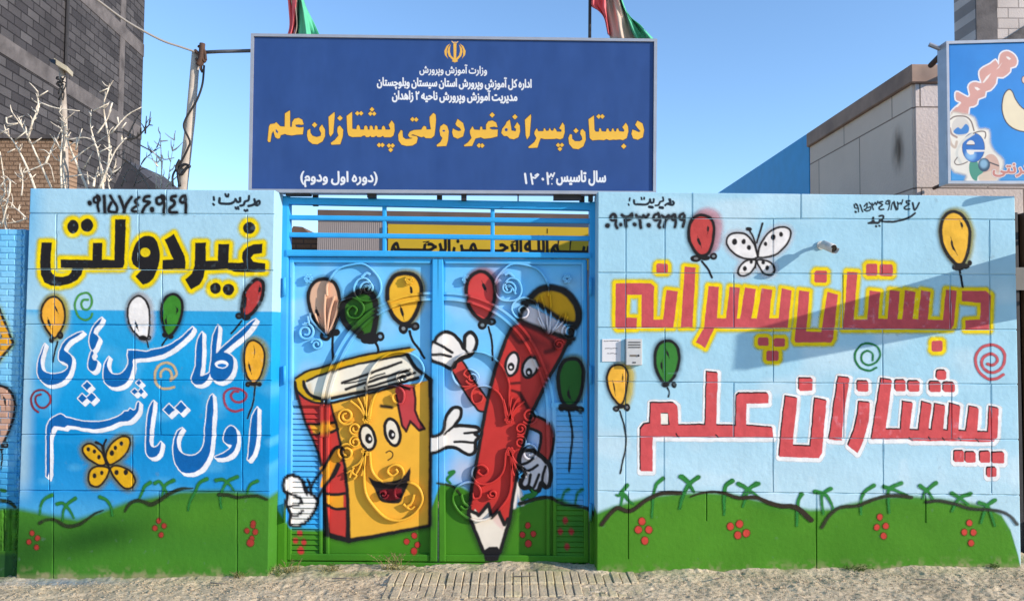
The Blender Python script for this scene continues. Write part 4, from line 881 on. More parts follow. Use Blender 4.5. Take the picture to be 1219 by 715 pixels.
def leaf(mirror, items):
    L = bpy.data.objects.new('gate_leaf', None); COL.objects.link(L); L.parent = gate
    L['label'] = 'gate leaf with the red pencil' if mirror else 'gate leaf with the yellow book'
    def q4(x0, y0, x1, y1, t0=0.0, t1=0.0):
        """left-leaf pixel rectangle (left edge lean t0, right edge lean t1), mirrored for the other leaf; follows the slight slope"""
        c = np.array([(x0 + t0, y0), (x1 + t1, y0), (x1, y1), (x0, y1)], float)
        if mirror: c = mir(c)[[1, 0, 3, 2]]
        c[:, 1] += (c[:, 0] - 521) * 0.008
        return c
    if mirror: reg = (521.5, 706)
    else: reg = (336, 520.5)
    slab('panel', q4(342, 308, 518, 668, 1, 3), YG + 0.018, 0.008, 0.8, bg_gate, (), M_GATE, L, bev=0)
    for i, (nm, m, lb) in enumerate(items):
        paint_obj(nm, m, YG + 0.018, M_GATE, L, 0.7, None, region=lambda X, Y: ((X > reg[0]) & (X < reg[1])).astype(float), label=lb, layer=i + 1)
    S = lambda nm, c4, Y, d, st=1.2: bar(nm, c4, Y, d, L, st)
    S('stile', q4(341, 307, 346.5, 668, 3, 3), YG - 0.012, 0.03); S('stile', q4(511.5, 307, 520.4 if not mirror else 519.6, 668, 3, 2.5), YG - 0.020, 0.035)
    S('top_rail', q4(346, 307, 512, 313.5, 3, 3), YG - 0.010, 0.026); S('bottom_rail', q4(344, 660, 512, 668), YG - 0.010, 0.026)
    S('inner_stile', q4(379.5, 482, 383.5, 660), YG - 0.008, 0.022); S('inner_stile', q4(387.5, 482, 391.5, 660), YG - 0.008, 0.022)
    S('cross_rail', q4(344, 477.5, 386, 484), YG - 0.010, 0.024)
    # double curved band
    for off in (-3.6, 3.6):
        d = np.gradient(ARCH, axis=0); nrm = np.stack([-d[:, 1], d[:, 0]], 1); nrm /= np.linalg.norm(nrm, axis=1)[:, None]
        nrm = nrm * -np.sign(nrm[:, 1:2] + 1e-6 - 0.0) if False else nrm
        c = ARCH + nrm * off; a, b = c - nrm * 1.5, c + nrm * 1.5
        if mirror: a, b = mir(a), mir(b)
        n = len(c); Yf, Yb = YG - 0.012, YG + 0.016
        V = np.concatenate([P(a[:, 0], a[:, 1], Yb), P(a[:, 0], a[:, 1], Yf), P(b[:, 0], b[:, 1], Yf), P(b[:, 0], b[:, 1], Yb)])
        # keep the band square to the gate: back edges take the x, z of the front
        V[:n, [0, 2]] = V[n:2 * n, [0, 2]]; V[3 * n:, [0, 2]] = V[2 * n:3 * n, [0, 2]]
        F = [(k * n + i, k * n + i + 1, (k + 1) * n + i + 1, (k + 1) * n + i) for k in range(3) for i in range(n - 1)]
        X = np.concatenate([a[:, 0], a[:, 0], b[:, 0], b[:, 0]]); Z = np.concatenate([a[:, 1], a[:, 1], b[:, 1], b[:, 1]])
        new_obj('curved_band', V, F, M_GATE, L, cols=paint_cols(X, Z, bg_gate, ALLG), smooth_=False)
    c = ARCH; a, b = c - nrm * 2.2, c + nrm * 2.2
    if mirror: a, b = mir(a), mir(b)
    V = np.concatenate([P(a[:, 0], a[:, 1], YG + 0.002), P(b[:, 0], b[:, 1], YG + 0.002)]); n = len(c)
    new_obj('curved_band', V, [(i, i + 1, n + i + 1, n + i) for i in range(n - 1)], M_GATE, L, cols=paint_cols(np.r_[a[:, 0], b[:, 0]], np.r_[a[:, 1], b[:, 1]], bg_gate, ALLG))
    # louvre: slats leaning out at the foot
    V, C, F = [], [], []; o = 0
    xs = np.arange(346, 379.6, 1.2)
    for y in np.arange(487, 657, 6.25):
        rows = ((y - 0.2, 0.010), (y + 0.3, 0.006), (y + 3.0, 0.000), (y + 5.6, -0.007), (y + 6.0, -0.005), (y + 6.0, 0.012))
        for yy, dy in rows:
            X = xs if not mirror else 1042 - xs[::-1]; Yp = yy + (X - 521) * 0.008
            V.append(P(X, Yp, YG + 0.004 + dy)); C.append(paint_cols(X, Yp, bg_gate, ALLG))
        n = len(xs)
        for k in range(len(rows) - 1):
            i = np.arange(n - 1) + o + k * n; F.append(np.stack([i, i + n, i + n + 1, i + 1], 1))
        o += n * len(rows)
    new_obj('louvre', np.concatenate(V), np.concatenate(F), M_GATE, L, cols=np.concatenate(C))
    for it in SCR:
        ros = isinstance(it, list)
        strip(L, 'rosette' if ros else 'scroll', [(mir(p) if mirror else p, k) for p, k in (it if ros else [it])], YG - 0.012, YG + (0.006 if ros else 0.012), 1.12)
    for yc in (341, 446, 610):
        h = MB(); xx = 338.5 if not mirror else 703
        h.tube([P1(xx, yc - 11, YG - 0.045), P1(xx, yc + 11, YG - 0.045)], 0.011, 10)
        ob = h.build('hinge', M_GATE, L, True)
        me = ob.data; Vv = np.array([v.co for v in me.vertices]); d = (Vv - EYE) @ ROT
        at = me.color_attributes.new('Col', 'FLOAT_COLOR', 'POINT')
        at.data.foreach_set('color', paint_cols(CX + FPX * d[:, 0] / -d[:, 2], CY - FPX * d[:, 1] / -d[:, 2], bg_gate, ALLG).astype(np.float32).ravel())
    return L
leaf(False, LEFT); leaf(True, RIGHT)

# ------------------------------------------------------------------ school sign
M_ALU = mat('aluminium', (176, 180, 188), rough=0.35, metal=0.3, noise=0.08, nscale=12, spec=0.5)
M_STEEL = mat('dark_steel', (52, 50, 52), rough=0.6, metal=0.2, noise=0.2, nscale=14)
M_RUST = mat('rusty_steel', (92, 66, 52), rough=0.85, noise=0.25, nscale=20, c2=(60, 50, 48), c2scale=14)
YS = 0.10
sign = thing('school_sign', 'large navy board with a gold emblem and yellow Persian lettering', 'sign')
SQ = [(300.5, 42.0), (780, 48.2), (778, 229.8), (297.5, 227.0)]
def bg_sign(X, Y):
    c = np.broadcast_to(lin('2f4f8c'), (len(X), 3))
    n = vnoise(X * 1.6, Y * 0.35, 22, 41); c = lerp3(c, lin('3a5b99')[None], n * 0.5)
    n = vnoise(X * 2, Y * 0.6, 9, 42); c = lerp3(c, lin('2a4780')[None], n * 0.3)
    return c
slab('board', SQ, YS, 0.07, 2.2, bg_sign, (), M_PRINT, sign)
for c4 in ([(298.5, 39.8), (782.5, 46.3), (782.5, 49.6), (298.5, 43.2)], [(295.5, 224.8), (781.5, 227.6), (781.5, 231.2), (295.5, 229.0)], [(298.5, 43.2), (302, 43.2), (298.8, 224.9), (295.5, 224.8)], [(778.8, 49.6), (782.5, 49.6), (781.2, 227.7), (777.6, 227.6)]):
    mb = MB(); mb.quad(c4, YS - 0.012, 0.085); mb.build('frame', M_ALU, sign)
t1, t2, t3, t4 = (zz(q, 125, 10.158) for q in (310, 420, 530, 650))
GOLD = 'f2bf4a'
BODY_T = [t1('100,450 88,430 105,260 120,235 175,225 190,210 240,260 295,265 297,105 350,70 358,75 358,265 380,270 385,210 410,170 460,158 505,180 522,235 500,240 460,235 420,240 430,265 470,275 522,270 512,355 440,358 380,368 320,360 300,350 245,365 235,400 210,408 180,390 165,340 155,310 135,350 120,445'),
          t1('745,240 780,300 780,380 750,440 690,475 630,470 580,430 565,370 570,310 600,290 605,340 630,375 680,390 730,375 735,340 715,300 715,275'), t1('825,145 895,88 897,130 880,340 848,382 832,350'), t1('960,250 1000,300 995,380 965,475 860,480 852,460 900,425 945,370 930,320 935,270'),
          t2('-74,135 -10,85 -8,290 45,295 50,255 68,242 82,262 90,300 135,300 140,260 158,250 175,265 180,300 205,300 205,260 220,250 240,265 245,300 265,300 268,260 280,248 298,265 300,300 350,300 355,265 372,252 385,265 395,300 445,300 455,290 435,240 470,190 500,230 505,310 490,370 460,390 380,390 365,372 335,388 300,388 285,370 255,388 225,388 215,372 190,388 160,388 150,370 125,370 100,385 60,385 -10,388 -50,370 -65,320'),
          t2('580,305 550,360 555,430 590,480 650,495 720,490 770,460 785,400 770,380 740,375 700,368 725,355 770,370 830,390 860,380 880,400 950,402 985,370 995,300 1005,180 1000,120 975,98 930,145 930,200 945,295 890,300 885,265 862,255 845,270 830,300 740,305 690,325 668,365 690,395 730,400 700,410 640,415 605,390 600,340 600,315'),
          t2('1050,310 1060,260 1100,232 1140,255 1160,320 1150,430 1130,495 1020,502 1015,485 1060,450 1085,400 1060,370'),
          t3('150,172 215,220 235,300 215,380 150,408 100,385 85,330 95,285 115,300 160,318 195,310 180,280 140,255 125,230'),
          t3('225,490 275,455 320,400 300,340 300,310 330,260 350,300 420,305 425,265 445,265 450,300 495,300 495,240 520,200 570,190 615,215 632,270 590,262 545,268 535,285 570,300 635,300 630,380 550,400 470,408 430,390 365,405 345,450 325,495 235,500'),
          t3('780,180 795,260 800,310 850,320 860,290 835,270 870,212 900,250 905,320 885,390 830,415 780,405 750,375 710,375 680,340 690,290 730,240 745,205'), t3('965,180 1035,115 1037,150 1020,370 990,415 975,370'),
          t4('-214,510 -140,450 -115,400 -140,350 -135,320 -112,285 -95,320 -30,318 -25,285 -15,285 0,315 30,315 45,280 60,310 85,315 100,280 120,300 130,325 185,325 190,300 160,285 200,215 222,250 225,330 205,400 170,415 125,405 100,410 60,412 25,412 -20,412 -65,400 -85,450 -105,515 -205,520'),
          t4('440,292 475,330 480,420 450,500 390,535 325,525 280,470 272,400 290,355 312,360 315,410 350,440 410,440 440,420 435,385 415,350 420,310'),
          t4('515,175 578,130 585,300 600,325 640,325 645,285 660,285 672,320 725,325 735,290 750,285 765,320 790,325 800,290 812,285 825,320 845,325 855,290 870,285 885,320 940,325 950,305 925,270 965,218 990,260 995,320 975,400 930,425 890,415 850,420 810,418 770,425 730,412 700,425 640,420 560,428 530,400 525,330'),
          t4('1105,192 1165,225 1185,300 1170,390 1110,420 1055,405 1035,350 1045,300 1075,310 1120,330 1145,320 1110,280 1080,240')]
DOTS = [dia(*z(f'{x},{y}')[0], r / 10.158) for z, l in ((t1, ((655, 242, 32), (962, 160, 32))), (t2, ((55, 102, 27), (100, 102, 27), (232, 55, 27), (212, 107, 26), (258, 107, 26), (318, 485, 27), (358, 485, 27), (437, 492, 27), (481, 492, 27), (458, 543, 28), (722, 175, 27), (766, 177, 27))), (t3, ((568, 122, 31), (409, 490, 28), (447, 492, 28), (843, 145, 31))), (t4, ((147, 485, 26), (192, 485, 26), (168, 532, 27), (362, 312, 30), (637, 140, 28), (681, 140, 28), (940, 500, 31)))) for x, y, r in l]
HOLES = [t1('185,290 215,320 210,345 185,325'), ell(*t2('1100,313')[0], 1.6, 1.1), ell(*t3('738,300')[0], 1.9, 1.9)]
p = Paint(); p.fill(BODY_T + DOTS, '4d3a34', soft=0.9, grow=0.5); p.fill(BODY_T + DOTS, GOLD, soft=0.6, grow=0.1); p.fill(HOLES, '2f4f8c', soft=0.5)
paint_obj('sign_lettering', p, YS, M_PRINT, sign, 0.42, label='large yellow Persian lettering', layer=2)
p = Paint(); ze = zz(500, 40, 15.21)
def mre(q): r = q.copy(); r[:, 0] = 2 * ze('633,0')[0][0] - r[:, 0]; return r
e1, e2 = ze('545,185 480,230 440,320 450,390 510,460 485,400 485,300 510,240'), ze('560,200 510,260 495,330 520,410 600,490 622,460 560,400 540,320 545,250')
p.fill([ze('605,180 660,180 655,470 690,505 630,525 575,505 610,470')], 'efbb55', soft=0.5)
for q in (e1, e2, mre(e1), mre(e2)): p.fill(q, 'efbb55', soft=0.5)
p.line(ze('580,145 605,168 633,160 660,168 685,150'), 1.2, 'e3c08a', soft=0.6)
paint_obj('emblem', p, YS, M_PRINT, sign, 0.36, layer=2)
W = 'e9eef4'
p = text(Paint(), 'وزارت آموزش وپرورش', 499.5, 579.5, 87.3, 8.6, W, 0.28, 0.6, slope=0.012); paint_obj('sign_lettering', p, YS, M_PRINT, sign, 0.4, label='line of small white Persian lettering', layer=3)
p = text(Paint(), 'اداره کل آموزش وپرورش استان سیستان وبلوچستان', 449, 632.5, 103.2, 9.6, W, 0.42, 0.6, slope=0.013); paint_obj('sign_lettering', p, YS, M_PRINT, sign, 0.4, label='line of small white Persian lettering', layer=3)
p = text(Paint(), 'مدیریت آموزش وپرورش ناحیه ۲ زاهدان', 467, 615.5, 119.2, 10, W, 0.46, 0.6, slope=0.013); paint_obj('sign_lettering', p, YS, M_PRINT, sign, 0.4, label='line of small white Persian lettering', layer=3)
p = text(Paint(), '(دوره اول ودوم)', 358, 449, 216.2, 12.0, W, 0.5, 0.7, slope=0.01); paint_obj('sign_lettering', p, YS, M_PRINT, sign, 0.4, label='line of small white Persian lettering', layer=3)
p = text(Paint(), 'سال تاسیس', 662.5, 721, 216.4, 13.0, W, 0.55, 0.7, slope=0.01); paint_obj('sign_lettering', p, YS, M_PRINT, sign, 0.4, label='line of small white Persian lettering', layer=3)
p = Paint(); p.fill([dia(657, 213, 1.0), dia(657, 219, 1.0)], W, soft=0.5)
for s, wd in (('625,207 626.5,218', 2.5), ('632,207 634,219', 2.2), ('633,211 637,212 641,208', 2.0), ('637,209 640,207', 1.6), ('646,213 646.4,213.6', 2.8), ('651.5,206 652.5,219', 2.3), ('651.5,208 654,211 656,207 658,210.5 660,206', 1.7)): p.line(pts(s), wd, W, soft=0.6)
paint_obj('sign_lettering', p, YS, M_PRINT, sign, 0.4, label='white year in Persian digits', layer=3)
for x0, x1, y0, y1 in ((340, 369, 229.5, 232.6), (437, 447, 229.6, 235), (549, 555, 230, 238), (616, 617.6, 230, 238), (659, 692, 231, 237.5), (701, 706, 231, 239)):
    mb = MB(); mb.pix(x0, y0, x1, y1, YS + 0.02, 0.05); mb.build('bracket', M_STEEL, sign)
for x in (372, 520, 690):
    mb = MB(); mb.pix(x, 60, x + 6, 245, YS + 0.085, 0.03); mb.build('support_post', M_STEEL, sign)

# ------------------------------------------------------------------ things on the right wall
cam_t = thing('security_camera', 'small white bullet camera fixed to the wall beside the white butterfly', 'camera')
M_WHITE = mat('white_plastic', (214, 214, 208), rough=0.45, noise=0.06, nscale=30, c2=(170, 172, 168), c2scale=25, c2lo=0.55, c2hi=0.8)
M_BLACK = mat('black_glass', (14, 14, 16), rough=0.15, spec=0.6)
c0 = P1(977, 292, 0.0); mb = MB(); mb.tube([c0 + Vector((0, 0.004, 0)), c0 + Vector((0, -0.012, 0))], 0.028, 14); mb.build('mounting_plate', M_WHITE, cam_t)
tip = P1(986, 293, -0.12)
mb = MB(); mb.tube([c0 + Vector((0, -0.01, 0)), c0 + Vector((0.008, -0.05, 0.012)), tip + Vector((0, 0.03, 0.012))], 0.012, 8); mb.build('arm', M_WHITE, cam_t, True)
ax = Vector((0.35, -0.85, -0.40)).normalized()
mb = MB(); mb.tube([tip - ax * 0.05, tip - ax * 0.046, tip + ax * 0.02, tip + ax * 0.045], [0.017, 0.025, 0.027, 0.027], 14); mb.build('housing', M_WHITE, cam_t, True)
mb = MB(); q = tip + ax * 0.046; mb.tube([q, q + ax * 0.004], [0.025, 0.023], 14); mb.build('lens', M_BLACK, cam_t)
mb = MB(); sd = Vector((0.92, 0.38, 0)).normalized(); up = sd.cross(ax).normalized()
vv = [];
for t in (-0.05, 0.065):
    for a in np.linspace(-0.2, math.pi + 0.2, 9): vv.append(tip + ax * t + (sd * math.cos(a) + up * math.sin(a)) * 0.031)
mb.add(vv, [(i, i + 1, i + 10, i + 9) for i in range(8)]); mb.build('sun_hood', M_WHITE, cam_t, True)

ic = thing('intercom', 'silver intercom panel on the wall above the yellow balloon', 'intercom')
mb = MB(); a, b = P1(745.5, 403, -0.035), P1(764.5, 434.5, -0.035)
mb.box(a.x, b.x, -0.035, 0.004, b.z, a.z, bev=0.003); mb.build('body', mat('silver_plastic', (206, 208, 208), rough=0.4, metal=0.1, noise=0.05, nscale=30), ic)
M_DGREY = mat('dark_grille', (70, 72, 76), rough=0.7)
for y in (407.2, 410.2, 413.2): mb = MB(); mb.pix(748, y - 0.6, 762.5, y + 0.6, -0.0375, 0.004); mb.build('grille_slot', M_DGREY, ic)
mb = MB(); q = P1(760, 423, -0.036); mb.tube([q, q + Vector((0, -0.005, 0))], 0.007, 12); mb.build('button', M_STEEL, ic)
mb = MB(); mb.pix(750, 422, 758, 424, -0.0375, 0.003); mb.build('name_strip', mat('label_strip', (120, 110, 96)), ic)
mb = MB(); mb.pix(753, 430.5, 757, 432, -0.0375, 0.003); mb.build('keyhole', M_DGREY, ic)
pn = thing('paper_notice', 'white paper notice taped beside the intercom', 'notice')
mb = MB(); mb.quad([(717, 403.4), (739.2, 403.2), (738.8, 430), (716.8, 430.2)], -0.006, 0.006); mb.build('sheet', mat('paper', (228, 229, 232), rough=0.8, noise=0.02), pn)
p = Paint()
for y, n, x0 in ((405.8, 6, 719), (414.5, 5, 720.5), (420.5, 4, 723)):
    x = x0
    for i in range(n):
        w_ = rnd.uniform(1.2, 2.6); p.line(np.array([[x, y + rnd.uniform(-.3, .3)], [x + w_, y + rnd.uniform(-.3, .3)]]), 0.7, '5a5d64', soft=0.7, a=0.8); x += w_ + rnd.uniform(0.6, 1.3)
paint_obj('notice_text', p, -0.0062, M_PRINT, pn, 0.4)

# ------------------------------------------------------------------ brick wall at the far left, painted
def bg_far(X, Y):
    c = grad(Y, ((270, '74c6f2'), (360, '90d2f4'), (470, '78c6ee'), (560, '4aa8de'), (600, '3a94c4')))
    n = vnoise(X, Y, 12, 51); c = lerp3(c, lin('8ed0f2')[None], sstep(0.5, 0.9, n) * 0.5)
    c = lerp3(c, lin('1f86c6')[None], ((np.abs(X - np.interp(Y, (270, 680), (27.5, 19))) < 0.9)).astype(float) * 0.7)
    g = lerp3(np.broadcast_to(lin('4a8a26'), c.shape), lin('2f5a1e')[None], vnoise(X * 2, Y, 12, 52))
    g = lerp3(g, lin('234a2c')[None], sstep(655, 662, Y) * 0.8)
    return lerp3(c, g, sstep(-4, 4, Y - 604))
bw = []
for r, y in enumerate(np.arange(279.5, 600, 7.25)): bw.append(('h', y, y + 0.4, -30, 27))
def groove_far(X, Y):
    row = np.floor((Y - 279.5) / 7.25); d = np.abs((Y - 279.5) / 7.25 - np.round((Y - 279.5) / 7.25)) * 7.25
    e = np.abs(((X + row % 2 * 9) / 18) - np.round((X + row % 2 * 9) / 18)) * 18
    g = 0.008 * np.clip(1 - np.minimum(d, np.where(Y < 600, e, 9)) / 0.9, 0, 1) * (Y < 606)
    slots = (Y > 606) & (Y < 655); f = np.abs(((X - 4) / 8) - np.round((X - 4) / 8)) * 8
    g = np.where(slots, 0.012 * np.clip(1 - f / 1.5, 0, 1) + 0.006 * vnoise(X, Y, 3, 5), g)
    rough = sstep(16, 24, X - np.interp(Y, (270, 680), (4, -4)))
    return g * 1.0 - rough * 0.016 * vnoise(X, Y, 2.6, 54)
fw = thing('brick_wall', 'low light blue brick wall with part of a yellow road sign painted on it', 'wall')
slab('masonry', [(-140, 271), (30.5, 273), (21.5, 690), (-140, 692)], 0.05, 0.24, 0.85, bg_far, (), M_WALL, fw, groove_far)
p = Paint(); q = C_('-100,100 0,245 92,470 85,490 0,590 -120,760 -260,480'); p.fill(q, 'b9c95e', soft=9, grow=3, a=0.6); p.fill(q, 'eaa92a', soft=1.2); p.line(np.vstack([q, q[:1]]), 3.2, BLK, soft=1.6); p.line(C_('-40,470 0,440 10,425'), 2.6, BLK, soft=1.4)
paint_obj('painted_road_sign', p, 0.05, M_SPRAY, fw, 0.75, groove_far)
paint_obj('painted_balloon', balloon(E_, '-60,130 0,118 55,140 95,190 108,260 95,350 60,450 10,550 -30,560 -90,420 -120,260 -100,170', 'c99f88', 3.0, [(5, 560, 4, 3.6, None), (40, 545, 3.6, 4.2, '5a7a8c')], '12,570 14,640 5,720', [('15,180 35,220 42,290', 2.6)]), 0.05, M_SPRAY, fw, 0.75, groove_far, layer=2)
h = Paint(); h.line(smooth(G_('-60,270 0,275 60,285 110,320')), 4.0, '2a3a20', soft=2.4); h.line(G_('-20,200 35,205'), 4, '2c6a34', soft=2)
paint_obj('painted_hill_outline', h, 0.05, M_SPRAY, fw, 0.75, groove_far, layer=3)

# ------------------------------------------------------------------ buildings behind
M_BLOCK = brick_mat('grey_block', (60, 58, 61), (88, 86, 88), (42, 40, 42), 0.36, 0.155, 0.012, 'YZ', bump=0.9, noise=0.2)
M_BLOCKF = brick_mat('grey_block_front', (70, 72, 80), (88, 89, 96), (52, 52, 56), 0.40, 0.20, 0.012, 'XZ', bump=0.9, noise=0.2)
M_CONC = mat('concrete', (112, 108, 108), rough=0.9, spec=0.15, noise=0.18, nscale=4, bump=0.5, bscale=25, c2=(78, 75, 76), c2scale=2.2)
gbd = thing('unfinished_building', 'tall unfinished building of dark grey blocks with concrete bands', 'building')
XB = -8.6
ye = float((-XB) / ((CX + 6 - 168) / FPX)) - 4.84
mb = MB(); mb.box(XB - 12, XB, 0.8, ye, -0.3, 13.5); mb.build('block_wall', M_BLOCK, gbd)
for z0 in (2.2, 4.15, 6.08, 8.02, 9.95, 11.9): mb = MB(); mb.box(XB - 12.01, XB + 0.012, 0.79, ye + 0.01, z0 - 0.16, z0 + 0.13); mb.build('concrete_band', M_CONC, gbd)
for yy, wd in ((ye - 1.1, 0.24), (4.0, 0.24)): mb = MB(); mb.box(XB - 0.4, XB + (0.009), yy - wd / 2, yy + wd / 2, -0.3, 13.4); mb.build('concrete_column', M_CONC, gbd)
mb = MB(); mb.tube([(XB + 0.03, 8.6, z) for z in (2.0, 7.0, 13.0)], 0.035, 8); mb.build('drain_pipe', M_STEEL, gbd)
th = R(5.0); c_ = Vector((XB, ye, 0)); gbd.rotation_euler = (0, 0, th); gbd.location = c_ - Matrix.Rotation(th, 3, 'Z') @ c_
# tan wall in front of it
M_TAN = brick_mat('tan_brick', (160, 132, 108), (168, 140, 116), (128, 104, 84), 0.11, 0.055, 0.009, 'XZ', bump=0.8)
tw = thing('tan_brick_wall', 'tan brick wall behind the bare branches', 'wall')
a = P1(-120, 163.5, 4.2); b = P1(79, 166, 4.2); mb = MB(); mb.box(a.x, b.x, 4.2, 4.45, -0.3, b.z); mb.build('masonry', M_TAN, tw)
mb = MB(); mb.box(a.x, b.x + 0.03, 4.17, 4.48, b.z + 0.002, b.z + 0.05); mb.build('coping', M_CONC, tw)
sh = thing('dark_roof', 'low dark sloping roof behind the branches', 'roof')
mb = MB(); a, b, c, d = P1(118, 262, 6.0), P1(150, 190, 6.0), P1(188, 222, 6.0), P1(188, 262, 6.0); mb.hexa([b, c, d, a, *[q + Vector((0, 1.2, 0)) for q in (b, c, d, a)]]); mb.build('roof_slab', mat('tar_roof', (72, 72, 78), rough=0.9, noise=0.2), sh)

# courtyard behind the gate
M_CORR = bpy.data.materials.new('corrugated'); M_CORR.use_nodes = True
n_, l_ = M_CORR.node_tree.nodes, M_CORR.node_tree.links
tc = n_.new('ShaderNodeTexCoord'); wv = n_.new('ShaderNodeTexWave'); wv.wave_type = 'BANDS'; wv.bands_direction = 'X'; wv.inputs['Scale'].default_value = 11; wv.inputs['Distortion'].default_value = 0.15
l_.new(tc.outputs['Object'], wv.inputs['Vector']); bp = n_.new('ShaderNodeBump'); bp.inputs['Strength'].default_value = 0.25; bp.inputs['Distance'].default_value = 0.02
l_.new(wv.outputs['Fac'], bp.inputs['Height']); l_.new(bp.outputs[0], n_['Principled BSDF'].inputs['Normal']); n_['Principled BSDF'].inputs['Base Color'].default_value = (*lin((160, 150, 146)), 1); n_['Principled BSDF'].inputs['Roughness'].default_value = 0.6
YC = 6.0
cy = thing('courtyard_shed', 'grey ribbed shed with a brown fascia behind the gate grille', 'building')
a, b = P1(378.5, 258, YC), P1(720, 264, YC)
mb = MB(); mb.box(a.x, b.x, YC, YC + 3, -0.3, a.z); mb.build('ribbed_wall', M_CORR, cy)
mb = MB(); mb.hexa([P1(378, 249.5, YC - 0.05), P1(725, 255.5, YC - 0.05), P1(725, 263.5, YC - 0.05), P1(378, 259.5, YC - 0.05), *[P1(x, y, YC + 3.1) for x, y in ((425, 300), (690, 303), (690, 310), (425, 307))]])
mb.v = mb.v[:4] + [(x, YC + 3.1, z) for x, y, z in mb.v[:4]]
mb.build('fascia', mat('brown_fascia', (112, 92, 82), rough=0.8, noise=0.15, nscale=3), cy)
mb = MB(); mb.quad([(462, 262.8), (722, 266.5), (722, 271.5), (462, 266.5)], YC - 0.03, 0.02); mb.build('shade_strip', mat('blue_grey_shade', (62, 84, 112), rough=0.7), cy)  # shade under the fascia, put in as a blue-grey strip
bn = thing('yellow_banner', 'long yellow banner with black calligraphy seen through the gate grille', 'banner')
mb = MB(); mb.quad([(462, 266.6), (716, 271), (716, 322), (462, 318)], YC - 0.06, 0.02); mb.build('cloth', mat('yellow_cloth', (216, 180, 40), rough=0.75, noise=0.06, nscale=2), bn)
p = Paint(); text(p, 'بســـــم اللـه الرحـــــمـن الرحیـــــم', 466, 712, 299.8, 19.5, '201c18', 0.85, 0.8, slope=0.012, squeeze_space=0.5)
for x in (680, 665.5, 652): p.line(pts(f'{x},283 {x-1.2},292 {x-1.6},299'), np.array([1.8, 1.4, 1.0]), '201c18', soft=0.8)
p.line(pts('609,288 614,286.5 609,290.5 614,291.5'), 0.9, '201c18', soft=0.7); p.line(pts('504,288 511,287 505,291 511,291.5'), 0.9, '201c18', soft=0.7); p.line(pts('651.5,272.5 651.5,277.5'), 1.0, '201c18', soft=0.7)
paint_obj('banner_lettering', p, YC - 0.062, M_PRINT, bn, 0.5)
st = thing('brick_hut', 'low brown brick hut behind the left end of the gate grille', 'hut')
M_HUT = brick_mat('brown_brick', (120, 92, 74), (134, 104, 82), (92, 76, 66), 0.24, 0.08, 0.012, 'XZ')
a, b = P1(340, 283, 7.0), P1(378, 283, 7.0); mb = MB(); mb.box(a.x, b.x, 7.0, 9, -0.3, a.z); mb.build('masonry', M_HUT, st)
mb = MB(); mb.hexa([P1(349, 269, 7.1), P1(360, 270, 7.1), P1(372, 282, 7.1), P1(342, 282, 7.1), *[P1(x, y, 7.1) + Vector((0, 1.5, 0)) for x, y in ((349, 269), (360, 270), (372, 282), (342, 282))]]); mb.build('roof_mound', mat('mud_roof', (120, 96, 82), rough=0.95, noise=0.2), st)

# stone-clad shop behind the right wall
M_STONE = brick_mat('stone_cladding', (248, 226, 206), (252, 234, 216), (160, 140, 126), 1.0, 0.72, 0.008, 'YZ', bump=0.35, noise=0.08, off=0.35)
M_STONEF = brick_mat('stone_cladding_front', (226, 212, 204), (234, 222, 214), (140, 128, 120), 0.9, 0.72, 0.008, 'XZ', bump=0.35, noise=0.08, off=0.35)
M_CAP = mat('brown_coping', (176, 146, 126), rough=0.7, noise=0.18, nscale=5, c2=(150, 124, 108), c2scale=3)
shop = thing('stone_shop', 'stone-clad shop with a brown coping behind the right end of the mural', 'building')
YF = 1.66; XF = float(P1(1085, 100, YF).x)
ztop = float(P1(1085, 79, YF).z); zcap = float(P1(1085, 101, YF).z)
y_b = XF / ((974 - CX - 8) / FPX) - 4.84
mb = MB(); mb.box(XF, XF + 5, YF, y_b, -0.3, zcap); mb.build('side_wall', M_STONE, shop)
mb = MB(); mb.box(XF + 0.02, XF + 5.02, YF - 0.03, YF - 0.001, -0.3, zcap - 0.003); mb.build('front_wall', M_STONEF, shop)
mb = MB(); mb.box(XF - 0.035, XF + 5.05, YF - 0.06, y_b + 0.02, zcap, ztop, bev=0.01); mb.build('coping', M_CAP, shop)
y_c = XF / ((921 - CX - 8) / FPX) - 4.84 + 3.0
mb = MB(); mb.box(XF - 0.004, XF + 4, y_b + 0.021, y_c, -0.3, zcap + 0.18); mb.build('blue_rear_wall', mat('blue_painted_wall', (50, 180, 250), rough=0.6, noise=0.06), shop)
p = Paint()
st_y, st_z = 3.0, 3.0
# soot burn on the side wall
mS = mat('soot', None, rough=0.95, spec=0.05)
g = np.linspace(-0.26, 0.26, 60); gy, gz_ = np.meshgrid(g, g)
r = np.hypot(gy * 1.7, gz_ * 0.9); al = np.clip(1 - r / 0.24, 0, 1) ** 1.3 * (0.35 + 0.9 * vnoise(gy.ravel() * 3 + 9, gz_.ravel() + 9, 0.09, 71).reshape(gy.shape))
YSO = 1.90; ZSO = 3.36
V = np.stack([np.full(gy.size, XF - 0.004), YSO - gy.ravel(), ZSO + gz_.ravel() - 0.08], 1); idx = np.arange(gy.size).reshape(gy.shape)
F = np.stack([idx[:-1, :-1], idx[:-1, 1:], idx[1:, 1:], idx[1:, :-1]], -1).reshape(-1, 4)
new_obj('soot_stain', V, F, mS, shop, cols=np.concatenate([np.tile(lin('4a3a28'), (gy.size, 1)), np.clip(al * 0.8, 0, 0.7).reshape(-1, 1)], 1))

